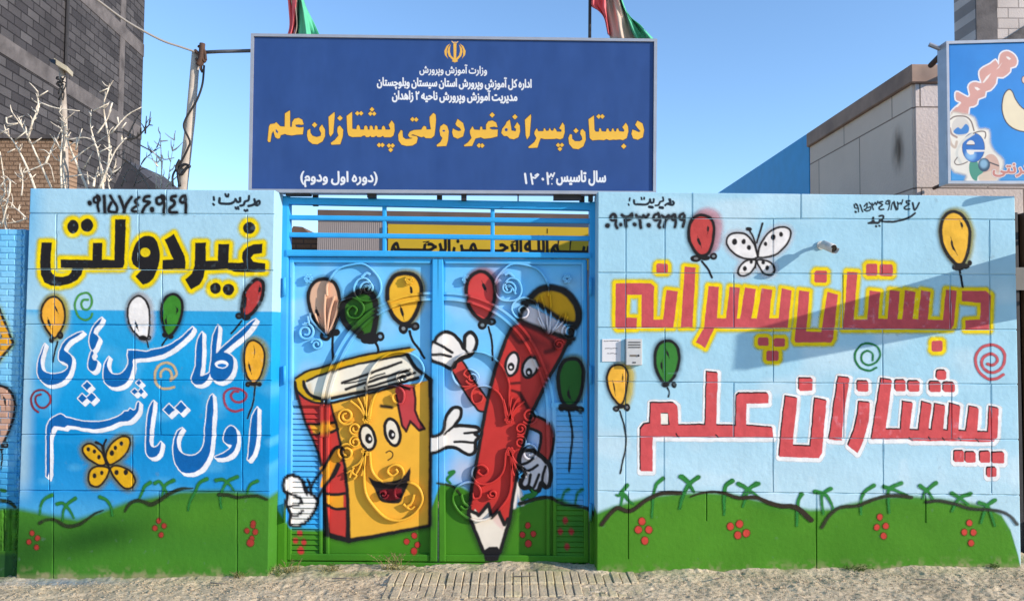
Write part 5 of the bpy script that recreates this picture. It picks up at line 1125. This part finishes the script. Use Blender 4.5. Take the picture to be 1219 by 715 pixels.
tb = thing('grey_block_building', 'grey block building rising above the shop sign', 'building')
YT = 9.0
a = P1(1163, 60, YT); mb = MB(); mb.box(a.x, a.x + 12, YT, YT + 0.7, -0.3, 13); mb.build('block_wall', brick_mat('pale_block', (196, 186, 180), (206, 196, 190), (150, 142, 138), 0.40, 0.20, 0.012, 'XZ', noise=0.15), tb)
mb = MB(); mb.box(a.x - 0.02, a.x + 0.38, YT - 0.03, YT - 0.001, -0.3, 13.02); mb.build('concrete_column', M_CONC, tb)
mb = MB(); q = [P1(1188, 52, YT - 0.04), P1(1300, -20, YT - 0.04), P1(1300, 0, YT - 0.04), P1(1215, 52, YT - 0.04)]; mb.hexa([*q, *[v + Vector((0, 0.035, 0)) for v in q]]); mb.build('stair_beam', M_CONC, tb)

# ------------------------------------------------------------------ shop sign
YP = 0.9
ss = thing('shop_sign', 'bright blue shop sign with pink lettering and web browser emblems', 'sign')
def bg_shop(X, Y):
    c = grad(Y, ((45, '2f86d6'), (120, '2b8fe2'), (190, '2a97e8'), (220, '5aa9dc')))
    n = vnoise(X, Y, 18, 61); c = lerp3(c, lin('1f78cc')[None], n * 0.3)
    return c
SG = [(1128.5, 51.5), (1345, 46), (1345, 216.5), (1131, 216.2)]
slab('board', SG, YP, 0.10, 2.5, bg_shop, (), M_PRINT, ss)
for c4 in ([(1126.5, 49), (1348, 43), (1348, 46.5), (1126.5, 52.4)], [(1128.6, 215.2), (1348, 215.5), (1348, 219), (1128.8, 218.6)], [(1126.6, 52.4), (1129.6, 52.3), (1132, 215.3), (1128.8, 215.2)]):
    mb = MB(); mb.quad(c4, YP - 0.012, 0.125); mb.build('frame', M_ALU, ss)
zs = zz(1140, 60, 10.2); q = zs('500,180 505,110 520,50 560,18 620,15 690,60 722,130 700,195 640,212 635,260 550,328 478,325 465,400 400,480 340,500 330,560 250,590 235,650 190,680 140,690 130,760 100,830 60,860 0,850 -60,800 -80,760 -30,700 40,640 20,620 -20,600 -25,520 10,510 120,570 150,535 130,450 160,400 220,385 290,400 270,330 265,260 310,210 400,165 460,118')
p = Paint(); p.fill(smooth(q, True, 2), 'eef0f4', soft=0.8, grow=1.7); p.fill(smooth(q, True, 2), 'd9a49a', soft=0.8)
for s in ('590,75 620,80 650,105 625,118 595,95', '205,445 240,450 275,475 240,490 215,470', '300,395 350,320 405,280 370,340 320,395', '470,235 540,150 500,215', '45,640 0,690 -20,690 10,650'): p.fill(zs(s), 'f4ece6', soft=0.8)
zb_ = zz(1119, 45, 4.09)
q = smooth(zb_('335,255 312,285 305,350 325,410 370,445 430,455 520,440 600,380 620,300 590,260 585,320 540,370 460,372 400,345 365,300 352,268'), True, 3)
p.fill(q, '4a4a52', soft=1.0, grow=1.2); p.fill(q, 'efe2c2', soft=1.0); p.fill(ell(*zb_('412,205')[0], 3, 4), '5a4a4e', soft=1, grow=0.8); p.fill(ell(*zb_('412,205')[0], 3, 4), 'e8c8b8', soft=1)
paint_obj('sign_lettering', p, YP, M_PRINT, ss, 0.5, label='slanted pink lettering and cream letter', layer=1)
p = Paint(); f, bb = text_sd('اینترنتی', 1182, 1243, 206, 13); p.func(lambda X, Y: f(X, Y) - 1.6, 'f0e8e2', 0.8, bb); p.func(lambda X, Y: f(X, Y) - 0.7, 'cf8a80', 0.8, bb)
zl = zz(1119, 125, 7.53)
lg = Paint()
lg.fill(smooth(zl('90,110 200,90 300,120 340,220 430,230 440,340 480,420 560,500 540,600 480,690 250,690 240,620 90,540'), True, 3), 'efeade', soft=6, grow=1.5)
lg.fill(ell(*zl('185,195')[0], 10.5, 11.5), 'd9d4cc', soft=1); lg.fill(smooth(zl('120,235 160,200 190,215 230,170 260,200 250,250 190,265 140,260'), True, 3), '3f86cc', soft=1.2)
lg.line(smooth(zl('90,130 130,105 190,100 240,110 280,150 305,230')), 1.6, '7a6a66', soft=1); lg.line(smooth(zl('85,300 100,350 135,380 150,330')), 3, 'cbb8a8', soft=1.4); lg.line(smooth(zl('90,210 105,260 150,290')), 2.4, 'a89088', soft=1.4)
lg.fill(ell(*zl('455,560')[0], 10.5, 16), 'd8b4a4', soft=1); lg.fill(smooth(zl('270,510 330,500 350,560 390,600 340,640 330,680 290,660 262,590'), True, 3), '4f9a86', soft=1)
lg.fill(smooth(zl('345,640 420,600 500,590 530,640 470,690 370,690'), True, 3), 'e2cdb8', soft=1.4)
lg.fill(ell(*zl('395,537')[0], 7.2, 8.2), '36566e', soft=1); lg.fill(ell(*zl('392,528')[0], 4.6, 5.2), '8cb8d4', soft=4); lg.line(zl('445,515 525,545'), 1.6, '4a4a52', soft=1)
R_e = ell(*zl('300,382')[0], 13.2, 17.2); lg.fill(R_e, '3d3c58', soft=1, grow=0.5); lg.fill(R_e, '2f74c4', soft=1.2); lg.fill(ell(*zl('275,450')[0], 6, 6), '8cc0ee', soft=6)
lg.fill(smooth(zl('238,352 265,318 300,325 308,356'), True, 2), 'f0e6dc', soft=0.8); lg.line(zl('240,358 308,358'), 1.0, '3d3c58', soft=0.8)
lg.fill(zl('236,402 402,404 402,418 308,420 300,442 270,448 246,430'), 'f4efe8', soft=0.8)
lg.line(smooth(zl('185,520 150,430 200,330 280,270 300,258')), 3.2, 'dcdcd4', soft=1.2); lg.line(smooth(zl('300,255 350,238 400,240 410,270 402,300')), 1.4, '6a5c58', soft=0.9); lg.line(smooth(zl('155,470 130,510 150,535 200,530 245,510')), 1.2, '6a5c58', soft=0.9)
paint_obj('browser_emblem', lg, YP, M_PRINT, ss, 0.45, layer=4)
paint_obj('sign_lettering', p, YP, M_PRINT, ss, 0.45, label='small pink lettering at the foot', layer=8)
mb = MB(); mb.tube([P1(1106, 53, 1.0), P1(1128, 62, 0.98)], 0.018, 8); mb.build('stay_rod', M_ALU, ss)
mb = MB(); mb.tube([P1(1108, 78, 1.45), P1(1130, 56, 0.95)], 0.024, 8); mb.build('stay_rod', M_RUST, ss)
mb = MB(); mb.tube([P1(1112, 224, 1.6), P1(1132, 215, 0.98)], 0.016, 8); mb.build('stay_rod', M_RUST, ss)
mb = MB(); mb.tube([P1(1129, 88, 1.6), P1(1131, 92, 0.98)], 0.02, 8); mb.build('stay_rod', M_STEEL, ss)

# ------------------------------------------------------------------ shop front right of the mural
sf = thing('shop_entrance', 'narrow dark shop entrance right of the mural wall', 'shop')
M_DARK = mat('dark_glass', (26, 24, 24), rough=0.25, spec=0.5); M_WOOD = mat('brown_door_wood', (112, 80, 58), rough=0.6, noise=0.2, nscale=8); M_PLAS = mat('grey_plaster', (132, 128, 122), rough=0.9, noise=0.15)
x0 = float(P1(1209, 400, 0.33).x)
mb = MB(); mb.box(x0 - 0.06, x0 + 3.2, 0.42, 0.50, -0.1, 2.46); mb.build('glass', M_DARK, sf)
for x_, w_, m_ in ((0.03, 0.05, M_STEEL), (0.125, 0.05, M_WOOD), (1.1, 0.07, M_WOOD), (2.1, 0.07, M_WOOD)): mb = MB(); mb.box(x0 + x_ - w_ / 2, x0 + x_ + w_ / 2, 0.36, 0.418, -0.05, 2.46, bev=0.004); mb.build('door_frame', m_, sf)
a = P1(1212, 318, 0.33).z; b = P1(1212, 345, 0.33).z
mb = MB(); mb.box(x0 - 0.02, x0 + 3.2, 0.34, 0.359, b, a); mb.build('cross_beam', M_PLAS, sf)
mb = MB(); mb.box(x0 + 0.06, x0 + 3.2, 0.34, 0.41, -0.05, 0.30); mb.build('plinth', M_PLAS, sf)
# unseen box, brackets and rod, added only to cast shade across the mural
bs = thing('shadow_caster', 'unseen shadow-casting box added beyond the right end of the mural', 'sign')
SH = 0.43
def caster(px, py, x0):
    """point on the plane x = x0 whose shadow falls on the mural at that pixel"""
    g = P1(px, py, 0.0); t = (x0 - g.x) / -SUN_DIR[0]
    return Vector((x0, g.y - SUN_DIR[1] * t, g.z - SUN_DIR[2] * t))
X0 = 3.62
q = [caster(1214, 300, X0), caster(876, 398, X0), caster(872, 440, X0), caster(1214, 376, X0)]
mb = MB(); mb.hexa([*q, *[v + Vector((0.09, 0, 0)) for v in q]]); mb.build('caster_box', M_WHITE, bs)
mb = MB(); v = q[0] + Vector((0.045, 0, -0.02)); mb.tube([(v.x, 0.34, v.z + .05), v], 0.015, 8); mb.build('bracket', M_STEEL, bs)  # unseen bracket, added with the caster box
v = q[3] + Vector((0.045, 0, 0.02)); mb = MB(); mb.tube([(v.x, 0.34, v.z), v], 0.015, 8); mb.build('bracket', M_STEEL, bs)  # unseen bracket, added with the caster box
a = caster(1150, 241.5, 3.5); b_ = caster(1196, 231.5, 3.5)
mb = MB(); mb.tube([a, b_, (3.72, 0.34, b_.z - 0.3)], 0.022, 8); mb.build('caster_rod', M_STEEL, bs)  # unseen rod added to cast the thin shadow near the wall top

# ------------------------------------------------------------------ flags
def flag(label, pole_px, strips, Y):
    t = thing('flag', label, 'flag')
    mb = MB(); mb.tube([P1(pole_px[0], pole_px[1], Y), P1(pole_px[0] + 1, -110, Y)], 0.011, 8); mb.build('pole', M_STEEL, t)
    for nm, L, Rr, c in strips:
        n = 40; m = 14
        L, Rr = smooth(pts(L), n=8), smooth(pts(Rr), n=8)
        tt = np.linspace(0, 1, n)
        def rs(p): s = np.r_[0, np.cumsum(np.hypot(*np.diff(p, axis=0).T))]; s /= s[-1]; return np.stack([np.interp(tt, s, p[:, k]) for k in (0, 1)], 1)
        l, r = rs(L), rs(Rr); V = []
        for j in range(m):
            u = j / (m - 1); q = l * (1 - u) + r * u
            V.append(P(q[:, 0], q[:, 1], Y + 0.05 * np.sin(u * 7 + tt * 5 + l[:, 0] * 0.1) * (0.4 + u) + 0.02 * np.sin(u * 19 + tt * 2)))
        V = np.concatenate(V); idx = np.arange(n * m).reshape(m, n)
        F = np.stack([idx[:-1, :-1], idx[:-1, 1:], idx[1:, 1:], idx[1:, :-1]], -1).reshape(-1, 4)
        o = new_obj(nm, V, F, c, t, smooth_=True)
        md = o.modifiers.new('thickness', 'SOLIDIFY'); md.thickness = 0.004
    return t
FR = mat('red_cloth', (250, 118, 124), rough=0.8, noise=0.06); FW = mat('white_cloth', (206, 186, 170), rough=0.8, noise=0.06); FG = mat('green_cloth', (92, 196, 154), rough=0.8, noise=0.1, nscale=12)
flag('red, white and green flag hanging in narrow folds above the sign', (353, 45),
     [('red_stripe', '340,-60 341.5,-20 343,5 344.5,30 341,45', '352,-60 353.5,-20 354,5 353,26 349,45', FR), ('white_stripe', '344,-60 345,-20 346,0 352,28 349,45', '354,-60 354.5,-20 355,10 355,30 352,45', FW), ('green_stripe', '353,-60 354,-20 355,5 354,28 352,45', '352,-60 358,-18 363,4 372,24 381,44', FG)], 0.32)
flag('red, white and green flag blowing from its dark pole', (702, 50),
     [('red_stripe', '702,-60 702,-20 703,0 704,8 712,13 719,22 723,40', '716,-60 718,-20 721,0 722,12 724,25 727,44', FR), ('white_stripe', '716,-60 718,-20 720.5,0 722,15 724,28 726,46', '732,-60 735,-18 739,0 746,18 752,34 757,47', FW), ('green_stripe', '733,-60 735,-20 738,0 745,17 750,33 756,47', '734,-60 737,-18 741,0 749,19 763,31 778,46', FG)], 0.32)

# ------------------------------------------------------------------ utility pole, wires, floodlight
M_POLE = mat('weathered_pole', (196, 186, 172), rough=0.8, noise=0.14, nscale=8, bump=0.3, bscale=30, c2=(150, 138, 126), c2scale=6)
M_CABLE = mat('grey_cable', (150, 146, 140), rough=0.7); M_DCABLE = mat('black_cable', (36, 34, 34), rough=0.6)
YU = 0.31
up_ = thing('utility_pole', 'leaning pale pole with a rusty clamp and coiled black cable', 'pole')
mb = MB(); mb.tube([P1(211, 330, YU) - Vector((0.05, 0, 1.4)), P1(217.5, 222, YU), P1(227, 140, YU), P1(233.5, 62, YU)], [0.036, 0.033, 0.031, 0.028], 12); mb.build('shaft', M_POLE, up_, True)
mb = MB()
for s, r in (('236,78 239,70 241,52', 0.02), ('232,60 238,66 244,74', 0.012), ('241,52 242,66 239,80 241,86', 0.010), ('236,55 243,60 245,72', 0.010), ('233,70 240,78 243,68', 0.008)): mb.tube(P(*smooth(pts(s), n=4).T, YU - 0.04), r, 7)
mb.build('clamp', M_RUST, up_, True)
mb = MB(); mb.tube([P1(243, 62.5, YU - 0.02), P1(262, 61.5, YU - 0.02), P1(302, 60.5, 0.22)], 0.013, 8); mb.build('cross_pipe', mat('dull_pipe', (110, 112, 118), rough=0.5, metal=0.2, noise=0.15), up_, True)
mb = MB(); mb.tube(P(*smooth(pts('243,78 241,100 235,118 228,130 221,142 219,152 226,168 224,176 216,192 206,208 206,222'), n=5).T, YU - 0.05), 0.007, 6)
mb.tube(P(*smooth(pts('214,190 210,200 215,208 222,200 226,198 219,196 212,204 214,222'), n=5).T, YU - 0.06), 0.010, 6); mb.build('cable_coil', M_DCABLE, up_, True)
ow = thing('overhead_wire', 'pale overhead wire sagging to the top of the leaning pole', 'wire')
mb = MB(); q = smooth(pts('60,-40 113,-2 150,25 190,47 215,56 236,63'), n=6); mb.tube(P(*q.T, np.linspace(-0.6, YU, len(q))), 0.007, 6); mb.build('strand', M_CABLE, ow, True)
fl = thing('floodlight_post', 'thin pale post with a flat box floodlight on top', 'lamp')
YL = 0.75
mb = MB(); mb.tube([P1(79, 330, YL) - Vector((0, 0, 1.2)), P1(78.5, 220, YL), P1(76, 130, YL), P1(73.5, 80, YL)], 0.022, 10); mb.build('post', M_POLE, fl, True)
mb = MB(); q = [P1(59, 70.5, YL - 0.1), P1(66, 70, YL - 0.1), P1(80, 79.5, YL - 0.1), P1(79.5, 84.5, YL - 0.1)]; q = [P1(64, 69, YL - .08), P1(80, 79, YL - .08), P1(79.5, 84.5, YL - .08), P1(66, 76.5, YL - .08)]
mb.hexa([*q, *[v + Vector((-0.05, 0.16, 0.01)) for v in q]]); mb.build('lamp_head', mat('beige_metal', (196, 186, 160), rough=0.6, noise=0.1), fl)
mb = MB(); mb.quad([(58.5, 70.5), (66, 71), (66, 77), (60, 74)], YL - 0.085, 0.1); mb.build('lamp_glass', M_BLACK, fl)
mb = MB()
for i in range(5):
    q = np.array([[70 + rnd.uniform(-3, 9), 90 + rnd.uniform(0, 30)] for _ in range(5)]); q = q[np.argsort(q[:, 1])]; mb.tube(P(*smooth(q, n=4).T, YL - 0.03 + rnd.uniform(-.02, .02)), 0.005, 5)
mb.build('wire_tangle', M_DCABLE, fl, True)

# ------------------------------------------------------------------ bare pruned trees behind the left wall
M_BARK = mat('pale_bark', (240, 230, 210), rough=0.9, noise=0.2, nscale=14, bump=0.7, bscale=50, spec=0.1, c2=(150, 138, 120), c2scale=9, c2lo=0.5, c2hi=0.75)
M_BARK2 = mat('grey_bark', (120, 112, 104), rough=0.9, noise=0.2, nscale=14)
zt = zz(0, 60, 3.326)
def bare_tree(label, Y, limbs, twigs, m=M_BARK):
    t = thing('bare_tree', label, 'tree', 'pruned leafless trees behind the mural wall')
    r0 = limbs[0]
    for i, (s, w_) in enumerate(limbs):
        q = smooth(zt(s), n=3); n = len(q); mb = MB()
        mb.tube(P(*q.T, Y + 0.06 * np.sin(np.linspace(0, 2.2, n) + i * 1.7)), np.linspace(w_ * 0.5, w_ * 0.16, n), 7)
        # side spurs
        for _ in range(2 + n // 4):
            k = rnd.randrange(1, max(2, n - 1)); a = rnd.uniform(-2.6, -0.5); L = rnd.uniform(3, 8)
            e = q[k] + np.array([math.cos(a), math.sin(a)]) * L
            mb.tube(P(np.array([q[k, 0], (q[k, 0] + e[0]) / 2 + rnd.uniform(-1, 1), e[0]]), np.array([q[k, 1], (q[k, 1] + e[1]) / 2, e[1]]), Y + np.array([0, .03, rnd.uniform(-.1, .1)])), [w_ * 0.27, w_ * 0.22, w_ * 0.14], 6)
        mb.build('limb' if i else 'trunk', m, t, True)
    for _ in range(16 + len(twigs)):
        src = smooth(zt(rnd.choice(limbs)[0]), n=3); k0 = src[rnd.randrange(len(src) // 3, len(src))]
        a = rnd.uniform(-2.7, -0.4); L = rnd.uniform(7, 17); b0 = a + rnd.uniform(-0.6, 0.6)
        q = np.array([k0, k0 + L * 0.5 * np.array([math.cos(a), math.sin(a)]), k0 + L * 0.5 * np.array([math.cos(a) + math.cos(b0), math.sin(a) + math.sin(b0)])])
        mb = MB(); mb.tube(P(*smooth(q, n=3).T, Y + rnd.uniform(-.06, .08)), np.linspace(0.0052, 0.002, 7), 5); mb.build('twig', m, t, True)
    for s in twigs:
        q = smooth(zt(s), n=3); mb = MB(); mb.tube(P(*q.T, Y - 0.06 + rnd.uniform(-.1, .1)), np.linspace(0.0062, 0.003, len(q)), 6); mb.build('branch', m, t, True)
    return t
bare_tree('leafless tree with long pale limbs at the left end of the mural', 0.7, [('30,760 15,640 0,600', 0.022), ('0,600 20,560 12,480 0,400', 0.017), ('5,700 30,600 40,520', 0.012), ('100,660 60,625 10,620', 0.012), ('105,665 60,680 -30,690', 0.014)], ['0,540 30,510 65,530', '40,520 36,575 10,600'])
bare_tree('leafless tree with a tall crooked limb left of the floodlight post', 0.62, [('150,580 110,470 60,370 25,330', 0.02), ('215,570 160,450 105,330 48,245', 0.018), ('110,350 130,280 150,230 150,165', 0.017), ('85,575 90,530 88,495', 0.012)], ['30,405 60,390', '60,355 105,320', '150,185 190,160', '155,205 220,228 315,240', '130,370 165,345', '75,492 150,462 195,450 215,520', '25,265 30,290 72,288', '0,330 35,310', '28,300 70,290', '130,235 145,245', '50,260 20,270'])
bare_tree('leafless tree forking around the floodlight post', 0.66, [('262,575 250,450 262,300 235,245', 0.02), ('350,560 300,440 265,350 262,290', 0.02), ('245,560 240,440 248,330', 0.016), ('180,450 205,390 245,310', 0.018)], ['215,345 240,390', '300,395 325,310', '265,355 330,345 370,355', '280,440 330,400 420,340', '275,500 325,492', '330,470 370,400', '305,345 300,390'])
bare_tree('leafless tree with the tallest white limb in the middle of the bare row', 0.5, [('410,570 395,430 360,310 362,235', 0.018), ('400,570 435,400 410,230 432,145', 0.02), ('390,555 420,480 455,400 500,345', 0.018), ('370,540 380,500 420,490', 0.02), ('440,570 430,520 450,470', 0.014)], ['385,330 420,280 440,235', '370,240 430,210', '445,205 425,270', '440,330 500,260 560,225', '390,405 440,380', '465,265 470,290', '480,310 500,285', '395,165 430,150', '410,500 400,450', '350,530 345,480'])
bare_tree('grey leafless tree with a broken dark stub against the sky', 0.6, [('600,560 540,470 470,420 440,400', 0.012), ('490,350 540,345 590,295', 0.022), ('530,540 560,450 620,385', 0.010)], ['505,340 540,270 560,245', '575,330 580,260', '590,295 605,297', '545,370 600,400 640,430', '450,320 500,330 520,360', '480,540 510,470 560,500', '455,490 500,440', '500,520 470,480', '540,525 600,500'], M_BARK2)
bare_tree('small leafless tree beside the leaning pole', 0.42, [('635,570 640,470 634,330', 0.014), ('620,570 618,450', 0.010), ('660,570 670,480 690,355', 0.007)], ['636,360 665,357', '640,415 650,432 690,425', '625,460 610,440', '670,520 690,570', '655,540 700,500', '640,440 600,395'])
# cut twigs on the neighbour wall
# ------------------------------------------------------------------ weeds and litter at the foot of the wall
M_WEED = mat('dry_weed', (150, 142, 90), rough=0.9, noise=0.2, nscale=20); M_GWEED = mat('green_weed', (86, 112, 48), rough=0.9, noise=0.2, nscale=20)
def weed(label, px, py, Y, n, hgt, spread, m, grp='weeds at the foot of the gate'):
    t = thing('weed', label, 'plant', grp); b = P1(px, py, Y); x = b.x; zg = float(gz(np.array(x)) - 0.012)
    mb = MB()
    for _ in range(n):
        a = rnd.uniform(0, 2 * math.pi); s = rnd.uniform(0.2, 1) * spread; h = hgt * rnd.uniform(0.3, 1)
        p0 = Vector((x + rnd.uniform(-.5, .5) * spread, Y + rnd.uniform(-.02, .02), zg)); p2 = p0 + Vector((math.cos(a) * s, math.sin(a) * s * 0.4 - 0.01, h)); p1 = (p0 + p2) / 2 + Vector((0, 0, h * 0.2))
        mb.tube([p0, p1, p2], [0.0016, 0.0013, 0.0006], 4)
        for k in range(3):
            c = p1.lerp(p2, rnd.random()); d = Vector((rnd.uniform(-1, 1), rnd.uniform(-1, .3), rnd.uniform(-.2, 1))) * 0.012; w_ = d.cross(Vector((0.3, 1, 0.2))).normalized() * 0.003
            mb.add([c, c + d * 0.5 + w_, c + d, c + d * 0.5 - w_], [(0, 1, 2, 3)])
    mb.build('stems', m, t)
weed('dry straggly weed at the left foot of the gate', 345, 682, 0.08, 30, 0.10, 0.10, M_WEED)
weed('thin green weed against the left gate jamb', 330, 680, 0.02, 18, 0.07, 0.05, M_GWEED)
weed('dry weed tuft under the yellow book', 392, 682, 0.07, 26, 0.06, 0.10, M_WEED)
weed('widest dry weed under the yellow book corner', 468, 682, 0.09, 46, 0.13, 0.13, M_WEED)
weed('low green weed below the red lettering wall', 1020, 678, -0.03, 30, 0.045, 0.10, M_GWEED, 'weeds at the foot of the wall')
weed('small dark weed at the right end of the mural', 1182, 676, -0.02, 16, 0.035, 0.05, M_GWEED, 'weeds at the foot of the wall')
weed('sparse dry weed at the foot of the blue lettering wall', 285, 684, -0.02, 16, 0.05, 0.06, M_WEED, 'weeds at the foot of the wall')
for i, (px, py, a, L) in enumerate(((395, 700, 0.2, 0.16), (250, 706, -0.5, 0.12), (850, 694, 0.9, 0.10), (1090, 690, -0.3, 0.13), (610, 711, 0.1, 0.14))):
    b = P1(px, py, -0.1 - 0.05 * i % 0.2); zg = float(gz(np.array(b.x))) + 0.008; d = Vector((math.cos(a), math.sin(a) * 0.4, 0.02)) * L
    mb = MB(); mb.tube([(b.x, b.y, zg), (b.x + d.x * .5, b.y + d.y * .5 - 0.012, zg + 0.004), (b.x + d.x, b.y + d.y, zg + 0.002)], [0.004, 0.0034, 0.002], 5)
    tag(mb.build('fallen_twig', M_BARK2), ('grey twig lying left of the brick ramp', 'grey twig lying below the blue lettering wall', 'grey twig lying just right of the brick ramp', 'grey twig lying below the red spiral on the wall', 'grey twig lying across the front of the brick ramp')[i], 'twig', 'fallen twigs')
for o in bpy.data.objects:
    if o.parent is None and o.type == 'EMPTY' and not o.children: bpy.data.objects.remove(o)
